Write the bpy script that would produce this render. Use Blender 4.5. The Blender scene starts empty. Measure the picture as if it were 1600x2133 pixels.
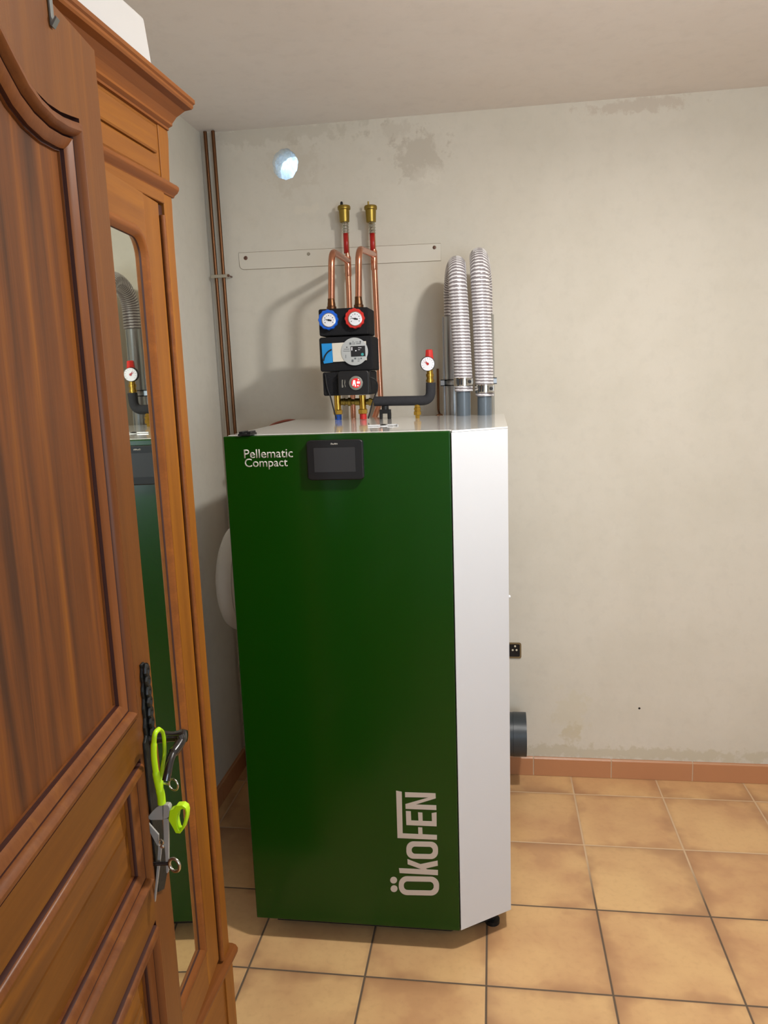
import bpy, bmesh, math, random
from mathutils import Vector, Matrix
random.seed(4)
C = bpy.context.scene.collection
scene = bpy.context.scene
PI = math.pi
# ------------------------------------------------------------------ camera
CX, CY, CZ = -0.2974, -2.9573, 1.6141
YAW, PITCH, ROLL, FPX = 0.143881, 0.172925, 0.034982, 1602.85
def axes():
    cy, sy, cp, sp = math.cos(YAW), math.sin(YAW), math.cos(PITCH), math.sin(PITCH)
    f = Vector((-sy*cp, cy*cp, -sp)); r = Vector((cy, sy, 0)); d = f.cross(r)
    c, s = math.cos(ROLL), math.sin(ROLL)
    return c*r + s*d, -s*r + c*d, f
AR, AD, AF = axes()
cam_d = bpy.data.cameras.new('camera'); cam = bpy.data.objects.new('camera', cam_d); C.objects.link(cam)
cam_d.sensor_fit = 'VERTICAL'; cam_d.sensor_height = 36; cam_d.lens = FPX/2133*36; cam_d.clip_start = .02
m = Matrix.Identity(4)
for i in range(3):
    m[i][0] = AR[i]; m[i][1] = -AD[i]; m[i][2] = -AF[i]
m.translation = Vector((CX, CY, CZ)); cam.matrix_world = m
scene.camera = cam
def ray(u, v): return AR*((u-800)/FPX) + AD*((v-1066.5)/FPX) + AF
def at(u, v, Y):                                   # real point at depth Y measured along the room
    d = ray(u, v); k = (Y-CY)/d.y
    return Vector((CX+d.x*k, Y, CZ+d.z*k))
# ------------------------------------------------------------------ light
scene.view_settings.view_transform = 'Standard'; scene.view_settings.look = 'None'
scene.view_settings.gamma = 1; scene.view_settings.exposure = 0.0
w = bpy.data.worlds.new('world'); scene.world = w; w.use_nodes = True
bg = w.node_tree.nodes['Background']; bg.inputs[0].default_value = (.50, .72, 1, 1); bg.inputs[1].default_value = 2.2
def light(name, kind, loc, energy, color, size=.1, rot=None, **k):
    l = bpy.data.lights.new(name, kind); l.energy = energy; l.color = color
    if kind == 'AREA': l.shape = k.get('shape', 'DISK'); l.size = size; l.size_y = k.get('size_y', size)
    elif kind == 'SUN': l.angle = size
    else: l.shadow_soft_size = size
    o = bpy.data.objects.new(name, l); C.objects.link(o); o.location = loc
    if rot: o.rotation_euler = rot
    return o
WARM = (1, .975, .935)
light('ceiling_bulb', 'POINT', (.15, -1.48, 2.42), 18, WARM, .05)
light('ceiling_lamp_down', 'AREA', (.15, -1.48, 2.415), 25, WARM, .14)
# cool fill light added behind the camera, set at an unseen window opening
light('rear_fill_light', 'AREA', (.9, -4.22, 1.45), 30, (.78, .88, 1), 1.3, (PI/2, 0, 0), shape='RECTANGLE', size_y=1.1)

# ------------------------------------------------------------------ materials
def lin(c):
    return tuple((x/255/12.92 if x/255 <= .04045 else ((x/255+.055)/1.055)**2.4) for x in c) + (1,)
def mat(name, col, rough=.5, metal=0, spec=.5, coat=0, emis=None, es=0, bump=0, bscale=50, trans=0, alpha=1):
    m = bpy.data.materials.new(name); m.use_nodes = True; b = m.node_tree.nodes['Principled BSDF']
    b.inputs['Base Color'].default_value = lin(col); b.inputs['Roughness'].default_value = rough
    b.inputs['Metallic'].default_value = metal; b.inputs['Specular IOR Level'].default_value = spec
    b.inputs['Coat Weight'].default_value = coat; b.inputs['Coat Roughness'].default_value = .08
    b.inputs['Transmission Weight'].default_value = trans; b.inputs['Alpha'].default_value = alpha
    if emis: b.inputs['Emission Color'].default_value = lin(emis); b.inputs['Emission Strength'].default_value = es
    nt = m.node_tree; N = nt.nodes; L = nt.links
    tc = N.new('ShaderNodeTexCoord')
    n = N.new('ShaderNodeTexNoise'); n.inputs['Scale'].default_value = bscale; n.inputs['Detail'].default_value = 4
    L.new(tc.outputs['Object'], n.inputs['Vector'])
    # a little procedural unevenness of the surface gloss and relief
    mr = N.new('ShaderNodeMapRange'); mr.inputs['To Min'].default_value = max(0, rough-.008); mr.inputs['To Max'].default_value = min(1, rough+.008)
    L.new(n.outputs['Fac'], mr.inputs['Value']); L.new(mr.outputs['Result'], b.inputs['Roughness'])
    if bump:
        bp = N.new('ShaderNodeBump'); bp.inputs['Strength'].default_value = bump; bp.inputs['Distance'].default_value = .002
        L.new(n.outputs['Fac'], bp.inputs['Height']); L.new(bp.outputs['Normal'], b.inputs['Normal'])
    return m
class NT:
    def __init__(s, m): s.nt = m.node_tree; s.N = s.nt.nodes; s.L = s.nt.links; s.b = s.N['Principled BSDF']
    def n(s, t, **k):
        x = s.N.new(t)
        for a, v in k.items():
            if a in x.inputs: x.inputs[a].default_value = v
            else: setattr(x, a, v)
        return x
    def lk(s, a, b): s.L.new(a, b)
    def mix(s, fac, a, b, blend='MIX'):
        x = s.N.new('ShaderNodeMix'); x.data_type = 'RGBA'; x.blend_type = blend
        for i, v in ((0, fac), (6, a), (7, b)):
            if hasattr(v, 'links') or isinstance(v, bpy.types.NodeSocket): s.lk(v, x.inputs[i])
            else: x.inputs[i].default_value = v
        return x.outputs[2]
    def math(s, op, a, b=None, clamp=False):
        x = s.N.new('ShaderNodeMath'); x.operation = op; x.use_clamp = clamp
        for i, v in ((0, a), (1, b)):
            if v is None: continue
            if isinstance(v, bpy.types.NodeSocket): s.lk(v, x.inputs[i])
            else: x.inputs[i].default_value = v
        return x.outputs[0]
    def rng(s, v, a, b, c=0, d=1):
        x = s.N.new('ShaderNodeMapRange'); s.lk(v, x.inputs[0])
        for i, q in enumerate((a, b, c, d)): x.inputs[i+1].default_value = q
        return x.outputs[0]
def wood(name, base, dark, hi, axis='z', streak=.6, rough=.38, scale=1.0, seed=0):
    m = mat(name, base, rough, coat=0, spec=.22); t = NT(m)
    tc = t.n('ShaderNodeTexCoord'); mp = t.n('ShaderNodeMapping'); t.lk(tc.outputs['Object'], mp.inputs[0])
    mp.inputs['Scale'].default_value = (13, 13, .75) if axis == 'z' else (13, .75, 13)
    mp.inputs['Location'].default_value = (seed, seed*.7, seed*.3)
    n1 = t.n('ShaderNodeTexNoise', Scale=1.6*scale, Detail=4.0, Roughness=.55, Distortion=.9); t.lk(mp.outputs[0], n1.inputs['Vector'])
    mp2 = t.n('ShaderNodeMapping'); t.lk(tc.outputs['Object'], mp2.inputs[0])
    mp2.inputs['Scale'].default_value = (120, 120, 5) if axis == 'z' else (120, 5, 120)
    n2 = t.n('ShaderNodeTexNoise', Scale=2.0, Detail=3.0); t.lk(mp2.outputs[0], n2.inputs['Vector'])
    f = t.rng(n1.outputs['Fac'], .50, .68, 0, streak)
    c = t.mix(f, lin(base), lin(dark))
    f2 = t.rng(n1.outputs['Fac'], .32, .48, .85, 0)
    c = t.mix(f2, c, lin(hi))
    f3 = t.rng(n2.outputs['Fac'], .35, .7, 0, .22)
    c = t.mix(f3, c, lin(dark))
    t.lk(c, t.b.inputs['Base Color'])
    bp = t.n('ShaderNodeBump', Strength=.12, Distance=.001); t.lk(n2.outputs['Fac'], bp.inputs['Height']); t.lk(bp.outputs[0], t.b.inputs['Normal'])
    return m
def spots(t, pos, lst, base_out, col, n_out):
    out = base_out
    for (x, z, rx, rz, s, c) in lst:
        sx = t.n('ShaderNodeSeparateXYZ'); t.lk(pos, sx.inputs[0])
        a = t.math('DIVIDE', t.math('SUBTRACT', sx.outputs[0], x), rx); b = t.math('DIVIDE', t.math('SUBTRACT', sx.outputs[2], z), rz)
        d = t.math('SQRT', t.math('ADD', t.math('MULTIPLY', a, a), t.math('MULTIPLY', b, b)))
        d = t.math('ADD', d, t.rng(n_out, .3, .7, -.8, .8))
        out = t.mix(t.rng(d, .6, 1.0, s, 0), out, lin(c))
    return out
def plaster(name, col, col2, patches=(), bump=.25):
    m = mat(name, col, .75, spec=.25); t = NT(m)
    g = t.n('ShaderNodeNewGeometry'); pos = g.outputs['Position']
    n = t.n('ShaderNodeTexNoise', Scale=2.3, Detail=6.0, Roughness=.62); t.lk(pos, n.inputs['Vector'])
    f = t.rng(n.outputs['Fac'], .42, .66, 0, .55)
    c = t.mix(f, lin(col), lin(col2))
    nf = t.n('ShaderNodeTexNoise', Scale=22.0, Detail=5.0, Roughness=.65); t.lk(pos, nf.inputs['Vector'])
    c = t.mix(t.rng(nf.outputs['Fac'], .5, .75, 0, .25), c, lin(tuple(x*.9 for x in col)))
    if patches: c = spots(t, pos, patches, c, None, nf.outputs['Fac'])
    t.lk(c, t.b.inputs['Base Color'])
    n3 = t.n('ShaderNodeTexNoise', Scale=9.0, Detail=6.0, Roughness=.6); t.lk(pos, n3.inputs['Vector'])
    bp = t.n('ShaderNodeBump', Strength=bump, Distance=.006); t.lk(n3.outputs['Fac'], bp.inputs['Height']); t.lk(bp.outputs[0], t.b.inputs['Normal'])
    return m
def tile_floor(name):
    m = mat(name, (205, 150, 100), .32, spec=.4); t = NT(m)
    g = t.n('ShaderNodeNewGeometry'); sx = t.n('ShaderNodeSeparateXYZ'); t.lk(g.outputs['Position'], sx.inputs[0])
    T = .33
    u = t.math('ADD', t.math('DIVIDE', sx.outputs[0], T), 40.0); v = t.math('ADD', t.math('DIVIDE', sx.outputs[1], T), 40.4300)
    def cellf(q): return t.math('FRACT', q), t.math('FLOOR', q)
    fu, cu = cellf(u); fv, cv = cellf(v)
    def edge(f): return t.math('SUBTRACT', .5, t.math('ABSOLUTE', t.math('SUBTRACT', f, .5)))
    eu, ev = edge(fu), edge(fv)
    e = t.math('MINIMUM', eu, ev)
    comb = t.n('ShaderNodeCombineXYZ'); t.lk(cu, comb.inputs[0]); t.lk(cv, comb.inputs[1])
    wn = t.n('ShaderNodeTexWhiteNoise', noise_dimensions='3D'); t.lk(comb.outputs[0], wn.inputs['Vector'])
    off = t.n('ShaderNodeVectorMath', operation='MULTIPLY_ADD'); t.lk(wn.outputs['Color'], off.inputs[0]); off.inputs[1].default_value = (5, 5, 5); t.lk(g.outputs['Position'], off.inputs[2])
    n = t.n('ShaderNodeTexNoise', Scale=5.0, Detail=3.0, Roughness=.55); t.lk(off.outputs[0], n.inputs['Vector'])
    nf = t.n('ShaderNodeTexNoise', Scale=60.0, Detail=3.0); t.lk(g.outputs['Position'], nf.inputs['Vector'])
    c = t.mix(t.rng(n.outputs['Fac'], .36, .62), lin((220, 180, 126)), lin((202, 158, 112)))
    # tile shading: browner towards one or two edges of each tile
    ed = t.math('ADD', t.rng(e, 0, .16, .75, 0), t.rng(n.outputs['Fac'], .35, .65, -.55, .25))
    c = t.mix(t.rng(ed, .1, 1.0, 0, .8), c, lin((158, 118, 84)))
    c = t.mix(t.rng(nf.outputs['Fac'], .5, .75, 0, .15), c, lin((165, 120, 85)))
    c = t.mix(t.math('MULTIPLY', wn.outputs['Value'], .18), c, lin((190, 128, 88)))
    # grout: darker with dirt in the middle of the room, clean and pale by the wall
    gm = t.rng(e, .006, .011, 1, 0)
    gcol = t.mix(t.rng(sx.outputs[1], -.55, -.75), lin((205, 175, 140)), lin((98, 82, 66)))
    c = t.mix(gm, c, gcol)
    t.lk(c, t.b.inputs['Base Color'])
    t.lk(t.rng(gm, 0, 1, .30, .8), t.b.inputs['Roughness'])
    h = t.math('ADD', t.rng(e, .004, .016, 0, 1), t.math('MULTIPLY', nf.outputs['Fac'], .12))
    bp = t.n('ShaderNodeBump', Strength=.5, Distance=.002); t.lk(h, bp.inputs['Height']); t.lk(bp.outputs[0], t.b.inputs['Normal'])
    return m
M = {}
M['wall'] = plaster('back wall plaster', (214, 208, 194), (202, 196, 180), [
    (-.55, 2.40, .10, .09, .45, (178, 168, 152)), (-.52, 2.33, .05, .04, .3, (226, 220, 206)), (-.63, 2.49, .09, .035, .25, (176, 164, 148)),
    (.20, 2.51, .20, .025, .5, (188, 174, 158)), (-.98, 2.24, .05, .02, .35, (222, 214, 196)), (-1.03, 2.40, .11, .10, .2, (184, 172, 152)),
    (-1.1, 2.52, .35, .05, .2, (150, 140, 120)), (.1, .105, 1.2, .03, .45, (182, 172, 142)), (.0, .18, .04, .05, .4, (190, 176, 140)), (.0, .27, .08, .10, .2, (198, 188, 150))])
M['wall2'] = plaster('left wall plaster', (212, 208, 196), (200, 195, 182))
M['ceil'] = plaster('ceiling plaster', (236, 231, 226), (230, 223, 216), bump=.12)
M['floor'] = tile_floor('terracotta floor tiles')
M['base'] = mat('baseboard tile', (186, 130, 90), .35, bump=.3, bscale=30)
M['grout'] = mat('baseboard grout', (205, 180, 150), .8)
M['rail'] = mat('painted over strip', (214, 208, 194), .6, spec=.3, bump=.3, bscale=25)
M['white'] = mat('white powder coat', (208, 210, 213), .28, spec=.5, coat=.2)
M['whitetop'] = mat('gloss white lid', (232, 230, 226), .07, spec=.6, coat=.6)
M['green'] = mat('green front', (9, 60, 3), .24, spec=.36, coat=.12)
M['letter'] = mat('silver lettering', (205, 200, 190), .45)
M['logo'] = mat('warm grey lettering', (196, 184, 172), .5)
M['blackpl'] = mat('black plastic', (24, 24, 25), .42, spec=.4)
M['screen'] = mat('dark screen', (54, 54, 55), .35, spec=.3)
M['foam'] = mat('black foam shell', (26, 26, 28), .8, spec=.2, bump=.5, bscale=400)
M['tube_foam'] = mat('grey black pipe foam', (50, 50, 53), .85, spec=.2, bump=.5, bscale=300)
M['copper'] = mat('bright copper', (208, 146, 118), .24, metal=1, bump=.1, bscale=60)
M['copper_old'] = mat('tarnished copper', (112, 78, 54), .36, metal=1, bump=.2, bscale=40)
M['brass'] = mat('brass', (196, 158, 70), .28, metal=1)
M['brass_dull'] = mat('dull brass', (158, 136, 66), .42, metal=1)
M['steel'] = mat('galvanised steel', (186, 190, 192), .34, metal=1)
M['foil'] = mat('silver tape', (190, 190, 180), .25, metal=1, bump=1.0, bscale=160)
M['chrome'] = mat('clamp steel', (200, 196, 186), .2, metal=1)
M['redtape'] = mat('red tape', (170, 26, 22), .35)
M['redpl'] = mat('red plastic', (196, 44, 38), .4)
M['bluepl'] = mat('blue plastic', (24, 92, 200), .4)
M['dial'] = mat('white dial', (225, 225, 230), .4)
M['ink'] = mat('black ink', (20, 20, 22), .5)
M['greyink'] = mat('grey ink', (95, 98, 100), .5)
M['labelgrey'] = mat('grey label disc', (172, 175, 174), .45)
M['labelbeige'] = mat('beige label', (206, 200, 186), .5)
M['labelblue'] = mat('blue plastic cover', (40, 138, 205), .3)
M['teal'] = mat('teal button', (60, 150, 150), .4)
M['greyring'] = mat('grey ring', (118, 116, 108), .45)
M['pvc'] = mat('grey pvc pipe', (88, 98, 106), .28)
M['darkpipe'] = mat('dark grey flue pipe', (52, 58, 62), .4)
M['rib'] = mat('white hose spiral', (236, 234, 236), .35)
M['web'] = mat('grey clear hose wall', (136, 129, 131), .3, spec=.5)
M['box'] = mat('white card', (205, 203, 200), .6)
M['vessel'] = mat('white vessel paint', (176, 172, 165), .4)
M['lime'] = mat('lime plastic', (178, 220, 10), .4)
M['greymetal'] = mat('grey blade steel', (158, 155, 148), .45, metal=.15)
M['iron'] = mat('black lever iron', (22, 20, 20), .2, spec=.7, coat=.4)
M['ironmat'] = mat('matt black iron plate', (16, 18, 16), .5, bump=.6, bscale=120)
M['hook'] = mat('grey hook steel', (120, 124, 122), .4, metal=.7)
M['sock_frame'] = mat('brown socket rim', (120, 100, 66), .5)
M['dark'] = mat('near black brown', (22, 14, 8), .8)
M['bone'] = mat('bone terminals', (214, 205, 180), .5)
M['screwhead'] = mat('rusty screw', (110, 80, 66), .4, metal=.5)
M['mirror'] = mat('mirror glass', (228, 232, 220), .015, metal=1)
# carved walnut door in the foreground
M['dframe'] = wood('door frame wood', (110, 65, 27), (86, 48, 20), (124, 75, 26), 'z', .4)
M['drail'] = wood('door rail wood', (110, 66, 21), (84, 48, 16), (128, 80, 18), 'y', .4, seed=3)
M['dpanel'] = wood('door panel wood', (110, 62, 26), (52, 32, 22), (138, 82, 24), 'z', .8, seed=7.3)
M['dpanel2'] = wood('lower door panel wood', (108, 64, 18), (66, 38, 15), (144, 88, 12), 'y', .7, seed=2.1)
M['dmould'] = wood('door moulding wood', (116, 68, 34), (84, 44, 20), (130, 80, 36), 'z', .4, seed=5)
M['aw'] = wood('wardrobe wood', (142, 88, 32), (112, 64, 24), (160, 102, 26), 'z', .4, seed=1.3)
M['awr'] = wood('wardrobe rail wood', (136, 84, 34), (106, 60, 26), (152, 96, 32), 'y', .4, seed=4.4)
M['awm'] = wood('wardrobe moulding wood', (130, 76, 34), (96, 52, 24), (142, 84, 34), 'y', .3, seed=6.4)
fm = mat('thin plastic film', (225, 235, 250), .3)
_t = NT(fm); _t.b.inputs['Transmission Weight'].default_value = .0
_tr = _t.n('ShaderNodeBsdfTranslucent'); _tr.inputs[0].default_value = (.9, .93, .97, 1)
_tp = _t.n('ShaderNodeBsdfTransparent')
_ms = _t.n('ShaderNodeMixShader'); _n = _t.n('ShaderNodeTexNoise', Scale=9.0, Detail=1.5, Distortion=2.0)
_tc = _t.n('ShaderNodeTexCoord'); _t.lk(_tc.outputs['Object'], _n.inputs['Vector'])
_t.lk(_t.rng(_n.outputs['Fac'], .3, .6, .55, 1), _ms.inputs[0]); _t.lk(_tr.outputs[0], _ms.inputs[1]); _t.lk(_tp.outputs[0], _ms.inputs[2])
_t.lk(_ms.outputs[0], _t.N['Material Output'].inputs['Surface'])
M['film'] = fm
M['groove'] = mat('dark groove wood', (58, 22, 10), .5)  # darker tone for groove faces and the strip in the door gap

# ------------------------------------------------------------------ mesh helpers
def obj(name, bm, m, parent=None, smooth=False, label=None, bevel=0):
    me = bpy.data.meshes.new(name)
    bmesh.ops.recalc_face_normals(bm, faces=bm.faces)
    bm.to_mesh(me); bm.free()
    for x in (m if isinstance(m, (list, tuple)) else [m]): me.materials.append(M[x] if isinstance(x, str) else x)
    if smooth:
        for p in me.polygons: p.use_smooth = True
        try: me.set_sharp_from_angle(angle=math.radians(40))
        except Exception: pass
    o = bpy.data.objects.new(name, me); C.objects.link(o)
    if parent: o.parent = parent
    if label: o['label'] = label
    if bevel:
        b = o.modifiers.new('bevel', 'BEVEL'); b.width = bevel; b.segments = 3; b.limit_method = 'ANGLE'
        for p in me.polygons: p.use_smooth = True
        wn = o.modifiers.new('wn', 'WEIGHTED_NORMAL'); wn.keep_sharp = True
    return o
def thing(name, label, cat, loc=(0, 0, 0), rotz=0, group=None):
    o = bpy.data.objects.new(name, None); C.objects.link(o); o.location = loc; o.rotation_euler = (0, 0, rotz)
    o.empty_display_size = .05
    return tag(o, label, cat, group)
def tag(o, label, cat, group=None):
    o['label'] = label; o['category'] = cat
    if group: o['group'] = group
    return o
def struct(o): o['kind'] = 'structure'; return o
def BM(): return bmesh.new()
def box(bm, x0, x1, y0, y1, z0, z1):
    v = [bm.verts.new((x, y, z)) for x in (x0, x1) for y in (y0, y1) for z in (z0, z1)]
    for f in ((0, 1, 3, 2), (4, 6, 7, 5), (0, 4, 5, 1), (2, 3, 7, 6), (0, 2, 6, 4), (1, 5, 7, 3)): bm.faces.new([v[i] for i in f])
    return bm
def prism(bm, pts, d, hole=None):                  # polygon of 3-D points extruded by vector d
    d = Vector(d); A = [Vector(p) for p in pts]
    if hole is None:
        a = [bm.verts.new(p) for p in A]; b = [bm.verts.new(p+d) for p in A]
        bm.faces.new(a); bm.faces.new(b[::-1])
        for i in range(len(a)): j = (i+1) % len(a); bm.faces.new((a[i], a[j], b[j], b[i]))
        return bm
    H = [Vector(p) for p in hole]                  # hole has as many points as the outline
    a = [bm.verts.new(p) for p in A]; b = [bm.verts.new(p+d) for p in A]; c = [bm.verts.new(p) for p in H]; e = [bm.verts.new(p+d) for p in H]
    n = len(a)
    for i in range(n):
        j = (i+1) % n
        bm.faces.new((a[i], a[j], c[j], c[i])); bm.faces.new((b[i], e[i], e[j], b[j])); bm.faces.new((a[i], b[i], b[j], a[j])); bm.faces.new((c[i], c[j], e[j], e[i]))
    return bm
def frame_at(tan, up=None):
    t = tan.normalized(); u = up or (Vector((0, 0, 1)) if abs(t.z) < .9 else Vector((1, 0, 0)))
    x = u.cross(t).normalized(); return x, t.cross(x).normalized()
def smooth_path(P, n=8):
    P = [Vector(p) for p in P]; out = []
    for i in range(len(P)-1):
        p0 = P[max(i-1, 0)]; p1 = P[i]; p2 = P[i+1]; p3 = P[min(i+2, len(P)-1)]
        for k in range(n):
            t = k/n; out.append(.5*((2*p1)+(p2-p0)*t+(2*p0-5*p1+4*p2-p3)*t*t+(3*p1-p0-3*p2+p3)*t**3))
    out.append(P[-1]); return out
def fillet(P, r, n=8):                             # polyline with rounded corners
    P = [Vector(p) for p in P]; out = [P[0]]
    for i in range(1, len(P)-1):
        a, b, c = P[i-1], P[i], P[i+1]; d1 = (a-b).normalized(); d2 = (c-b).normalized()
        ang = d1.angle(d2)
        if ang > 3.1: out.append(b); continue
        q = min(r/math.tan(ang/2), (a-b).length*.49, (c-b).length*.49)
        s, e = b+d1*q, b+d2*q
        for k in range(n+1):
            t = k/n; out.append((1-t)**2*s+2*t*(1-t)*b+t*t*e)
    out.append(P[-1]); return out
def tube(bm, P, r, seg=16, closed=False, caps=True, mats=None):
    P = [Vector(p) for p in P]; n = len(P); R = r if isinstance(r, (list, tuple)) else [r]*n
    rings = []; x = None
    for i in range(n):
        if closed: t = P[(i+1) % n]-P[i-1]
        else: t = P[min(i+1, n-1)]-P[max(i-1, 0)]
        t.normalize()
        if x is None: x, y = frame_at(t)
        else:
            x = (x-t*x.dot(t)).normalized()
        y = t.cross(x)
        rings.append([bm.verts.new(P[i]+(x*math.cos(a)+y*math.sin(a))*R[i]) for a in [2*PI*k/seg for k in range(seg)]])
    for i in range(n if closed else n-1):
        A, B = rings[i], rings[(i+1) % n]
        for k in range(seg): bm.faces.new((A[k], A[(k+1) % seg], B[(k+1) % seg], B[k]))
    if caps and not closed: bm.faces.new(rings[0][::-1]); bm.faces.new(rings[-1])
    return bm
def lathe(bm, c, axis, prof, seg=32, lobes=0, amp=0):   # prof: (distance along axis, radius)
    c = Vector(c); a = Vector(axis).normalized(); x, y = frame_at(a); rings = []
    for d, r in prof:
        ring = []
        for k in range(seg):
            t = 2*PI*k/seg; rr = r*(1+amp*math.cos(lobes*t)) if lobes else r
            ring.append(bm.verts.new(c+a*d+(x*math.cos(t)+y*math.sin(t))*max(rr, 1e-5)))
        rings.append(ring)
    for i in range(len(rings)-1):
        A, B = rings[i], rings[i+1]
        for k in range(seg): bm.faces.new((A[k], A[(k+1) % seg], B[(k+1) % seg], B[k]))
    bm.faces.new(rings[0][::-1]); bm.faces.new(rings[-1]); return bm
def sweep_frame(bm, path, prof, conv, closed=True, dark=()):
    # path: 2-D points (y,z), counter-clockwise seen so that +offset goes inward; prof: (offset, height); conv maps (y,z,h)->3-D
    n = len(path); rings = []
    for i in range(n):
        p = Vector(path[i]); a = Vector(path[i-1]) if (closed or i) else None; b = Vector(path[(i+1) % n]) if (closed or i < n-1) else None
        d1 = (p-a).normalized() if a is not None else (b-p).normalized(); d2 = (b-p).normalized() if b is not None else d1
        n1 = Vector((-d1.y, d1.x)); n2 = Vector((-d2.y, d2.x)); mt = (n1+n2); mt = mt/max(mt.length, 1e-6); k = 1/max(.35, mt.dot(n1))
        rings.append([bm.verts.new(conv(p.x+mt.x*o*k, p.y+mt.y*o*k, h)) for o, h in prof])
    for i in range(n if closed else n-1):
        A, B = rings[i], rings[(i+1) % n]
        for k in range(len(prof)-1):
            fc = bm.faces.new((A[k], A[k+1], B[k+1], B[k])); fc.material_index = 1 if k in dark else 0
    if not closed: bm.faces.new(rings[0]); bm.faces.new(rings[-1][::-1])
    return bm
def rrect(x0, x1, z0, z1, r, n=5):
    out = []
    for cx, cz, a0 in ((x1-r, z1-r, 0), (x0+r, z1-r, 90), (x0+r, z0+r, 180), (x1-r, z0+r, 270)):
        for k in range(n+1):
            a = math.radians(a0+90*k/n); out.append((cx+r*math.cos(a), cz+r*math.sin(a)))
    return out
def text_mesh(name, body, width, m, parent, origin, xdir, zdir, depth=.0005, bold=0, spacing=1.0):
    cu = bpy.data.curves.new(name, 'FONT'); cu.body = body; cu.size = 1; cu.offset = bold; cu.space_character = spacing; cu.resolution_u = 6
    tmp = bpy.data.objects.new('tmp', cu); C.objects.link(tmp)
    dg = bpy.context.evaluated_depsgraph_get(); me = bpy.data.meshes.new_from_object(tmp.evaluated_get(dg))
    bpy.data.objects.remove(tmp); bpy.data.curves.remove(cu)
    xs = [v.co.x for v in me.vertices]; x0, x1 = min(xs), max(xs); s = width/(x1-x0)
    X = Vector(xdir).normalized(); Z = Vector(zdir).normalized(); O = Vector(origin)
    for v in me.vertices: v.co = O + X*(v.co.x-x0)*s + Z*v.co.y*s
    bm = BM(); bm.from_mesh(me); nrm = X.cross(Z)
    r = bmesh.ops.extrude_face_region(bm, geom=list(bm.faces)); vs = [g for g in r['geom'] if isinstance(g, bmesh.types.BMVert)]
    bmesh.ops.translate(bm, verts=vs, vec=nrm*depth)
    bpy.data.meshes.remove(me)
    return obj(name, bm, m, parent)

# ------------------------------------------------------------------ room shell
H = 2.536; XL = -1.367; XR = 2.5; YR = -4.3
b = BM(); box(b, XL-.2, XR+.2, YR-.2, .32, -.1, 0); struct(obj('floor', b, 'floor'))
b = BM(); box(b, XL-.2, XR+.2, YR-.2, .32, H, H+.15); struct(obj('ceiling', b, 'ceil'))
# back wall with a round vent hole knocked through it
hc = at(594, 342, 0); HR = (at(621, 342, 0)-at(568, 342, 0)).length/2
b = BM(); n = 64
def wall_ring(y, r_in):
    ins, outs = [], []
    hx0, hx1, hz0, hz1 = XL-.2, XR+.2, 0, H
    for k in range(n):
        a = 2*PI*k/n; c, s = math.cos(a), math.sin(a)
        rr = r_in*(1+.018*math.sin(5*a+1)+.022*math.sin(11*a)+.012*math.sin(23*a))
        ins.append(b.verts.new((hc.x+c*rr, y, hc.z+s*rr*1.12)))
    corners = [math.atan2(z-hc.z, x-hc.x) % (2*PI) for x, z in ((hx1, hz1), (hx0, hz1), (hx0, hz0), (hx1, hz0))]
    angs = [2*PI*k/n for k in range(n)]
    for ca in corners:
        k = min(range(n), key=lambda i: abs((angs[i]-ca+PI) % (2*PI)-PI)); angs[k] = ca
    for a in angs:
        c, s = math.cos(a), math.sin(a); t = 1e9
        if c > 1e-9: t = min(t, (hx1-hc.x)/c)
        if c < -1e-9: t = min(t, (hx0-hc.x)/c)
        if s > 1e-9: t = min(t, (hz1-hc.z)/s)
        if s < -1e-9: t = min(t, (hz0-hc.z)/s)
        outs.append(b.verts.new((hc.x+c*t, y, hc.z+s*t)))
    return ins, outs
i0, o0 = wall_ring(0, HR); i1, o1 = wall_ring(.12, HR*1.03)
for k in range(n):
    j = (k+1) % n
    b.faces.new((i0[k], i0[j], o0[j], o0[k])); b.faces.new((i1[k], o1[k], o1[j], i1[j])); b.faces.new((i0[k], i1[k], i1[j], i0[j])); b.faces.new((o0[k], o0[j], o1[j], o1[k]))
struct(obj('wall_back', b, 'wall'))
b = BM()
for k in range(1):
    g = 14; R_ = HR*1.18
    vs = [[b.verts.new((hc.x-R_+2*R_*i/g, .035+.008*math.sin(i*1.7+j*.9)+random.uniform(-.004, .004), hc.z-R_*1.1+2.2*R_*j/g)) for j in range(g+1)] for i in range(g+1)]
    for i in range(g):
        for j in range(g):
            cx, cz = -R_+2*R_*(i+.5)/g, -R_*1.1+2.2*R_*(j+.5)/g
            if (cx/HR)**2+(cz/HR/1.12)**2 < 1.08: b.faces.new((vs[i][j], vs[i+1][j], vs[i+1][j+1], vs[i][j+1]))
    for v in [v for v in b.verts if not v.link_faces]: b.verts.remove(v)
f = obj('plastic_film', b, 'film', smooth=True); tag(f, 'crumpled clear plastic film across the round hole high in the back wall', 'film')
sm = f.modifiers.new('s', 'SOLIDIFY'); sm.thickness = .0004
b = BM(); box(b, XL-.2, XL, YR-.2, 0, 0, H); struct(obj('wall_left', b, 'wall2'))
b = BM(); box(b, XR, XR+.2, YR-.2, 0, 0, H); struct(obj('wall_right', b, 'wall2'))
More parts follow.
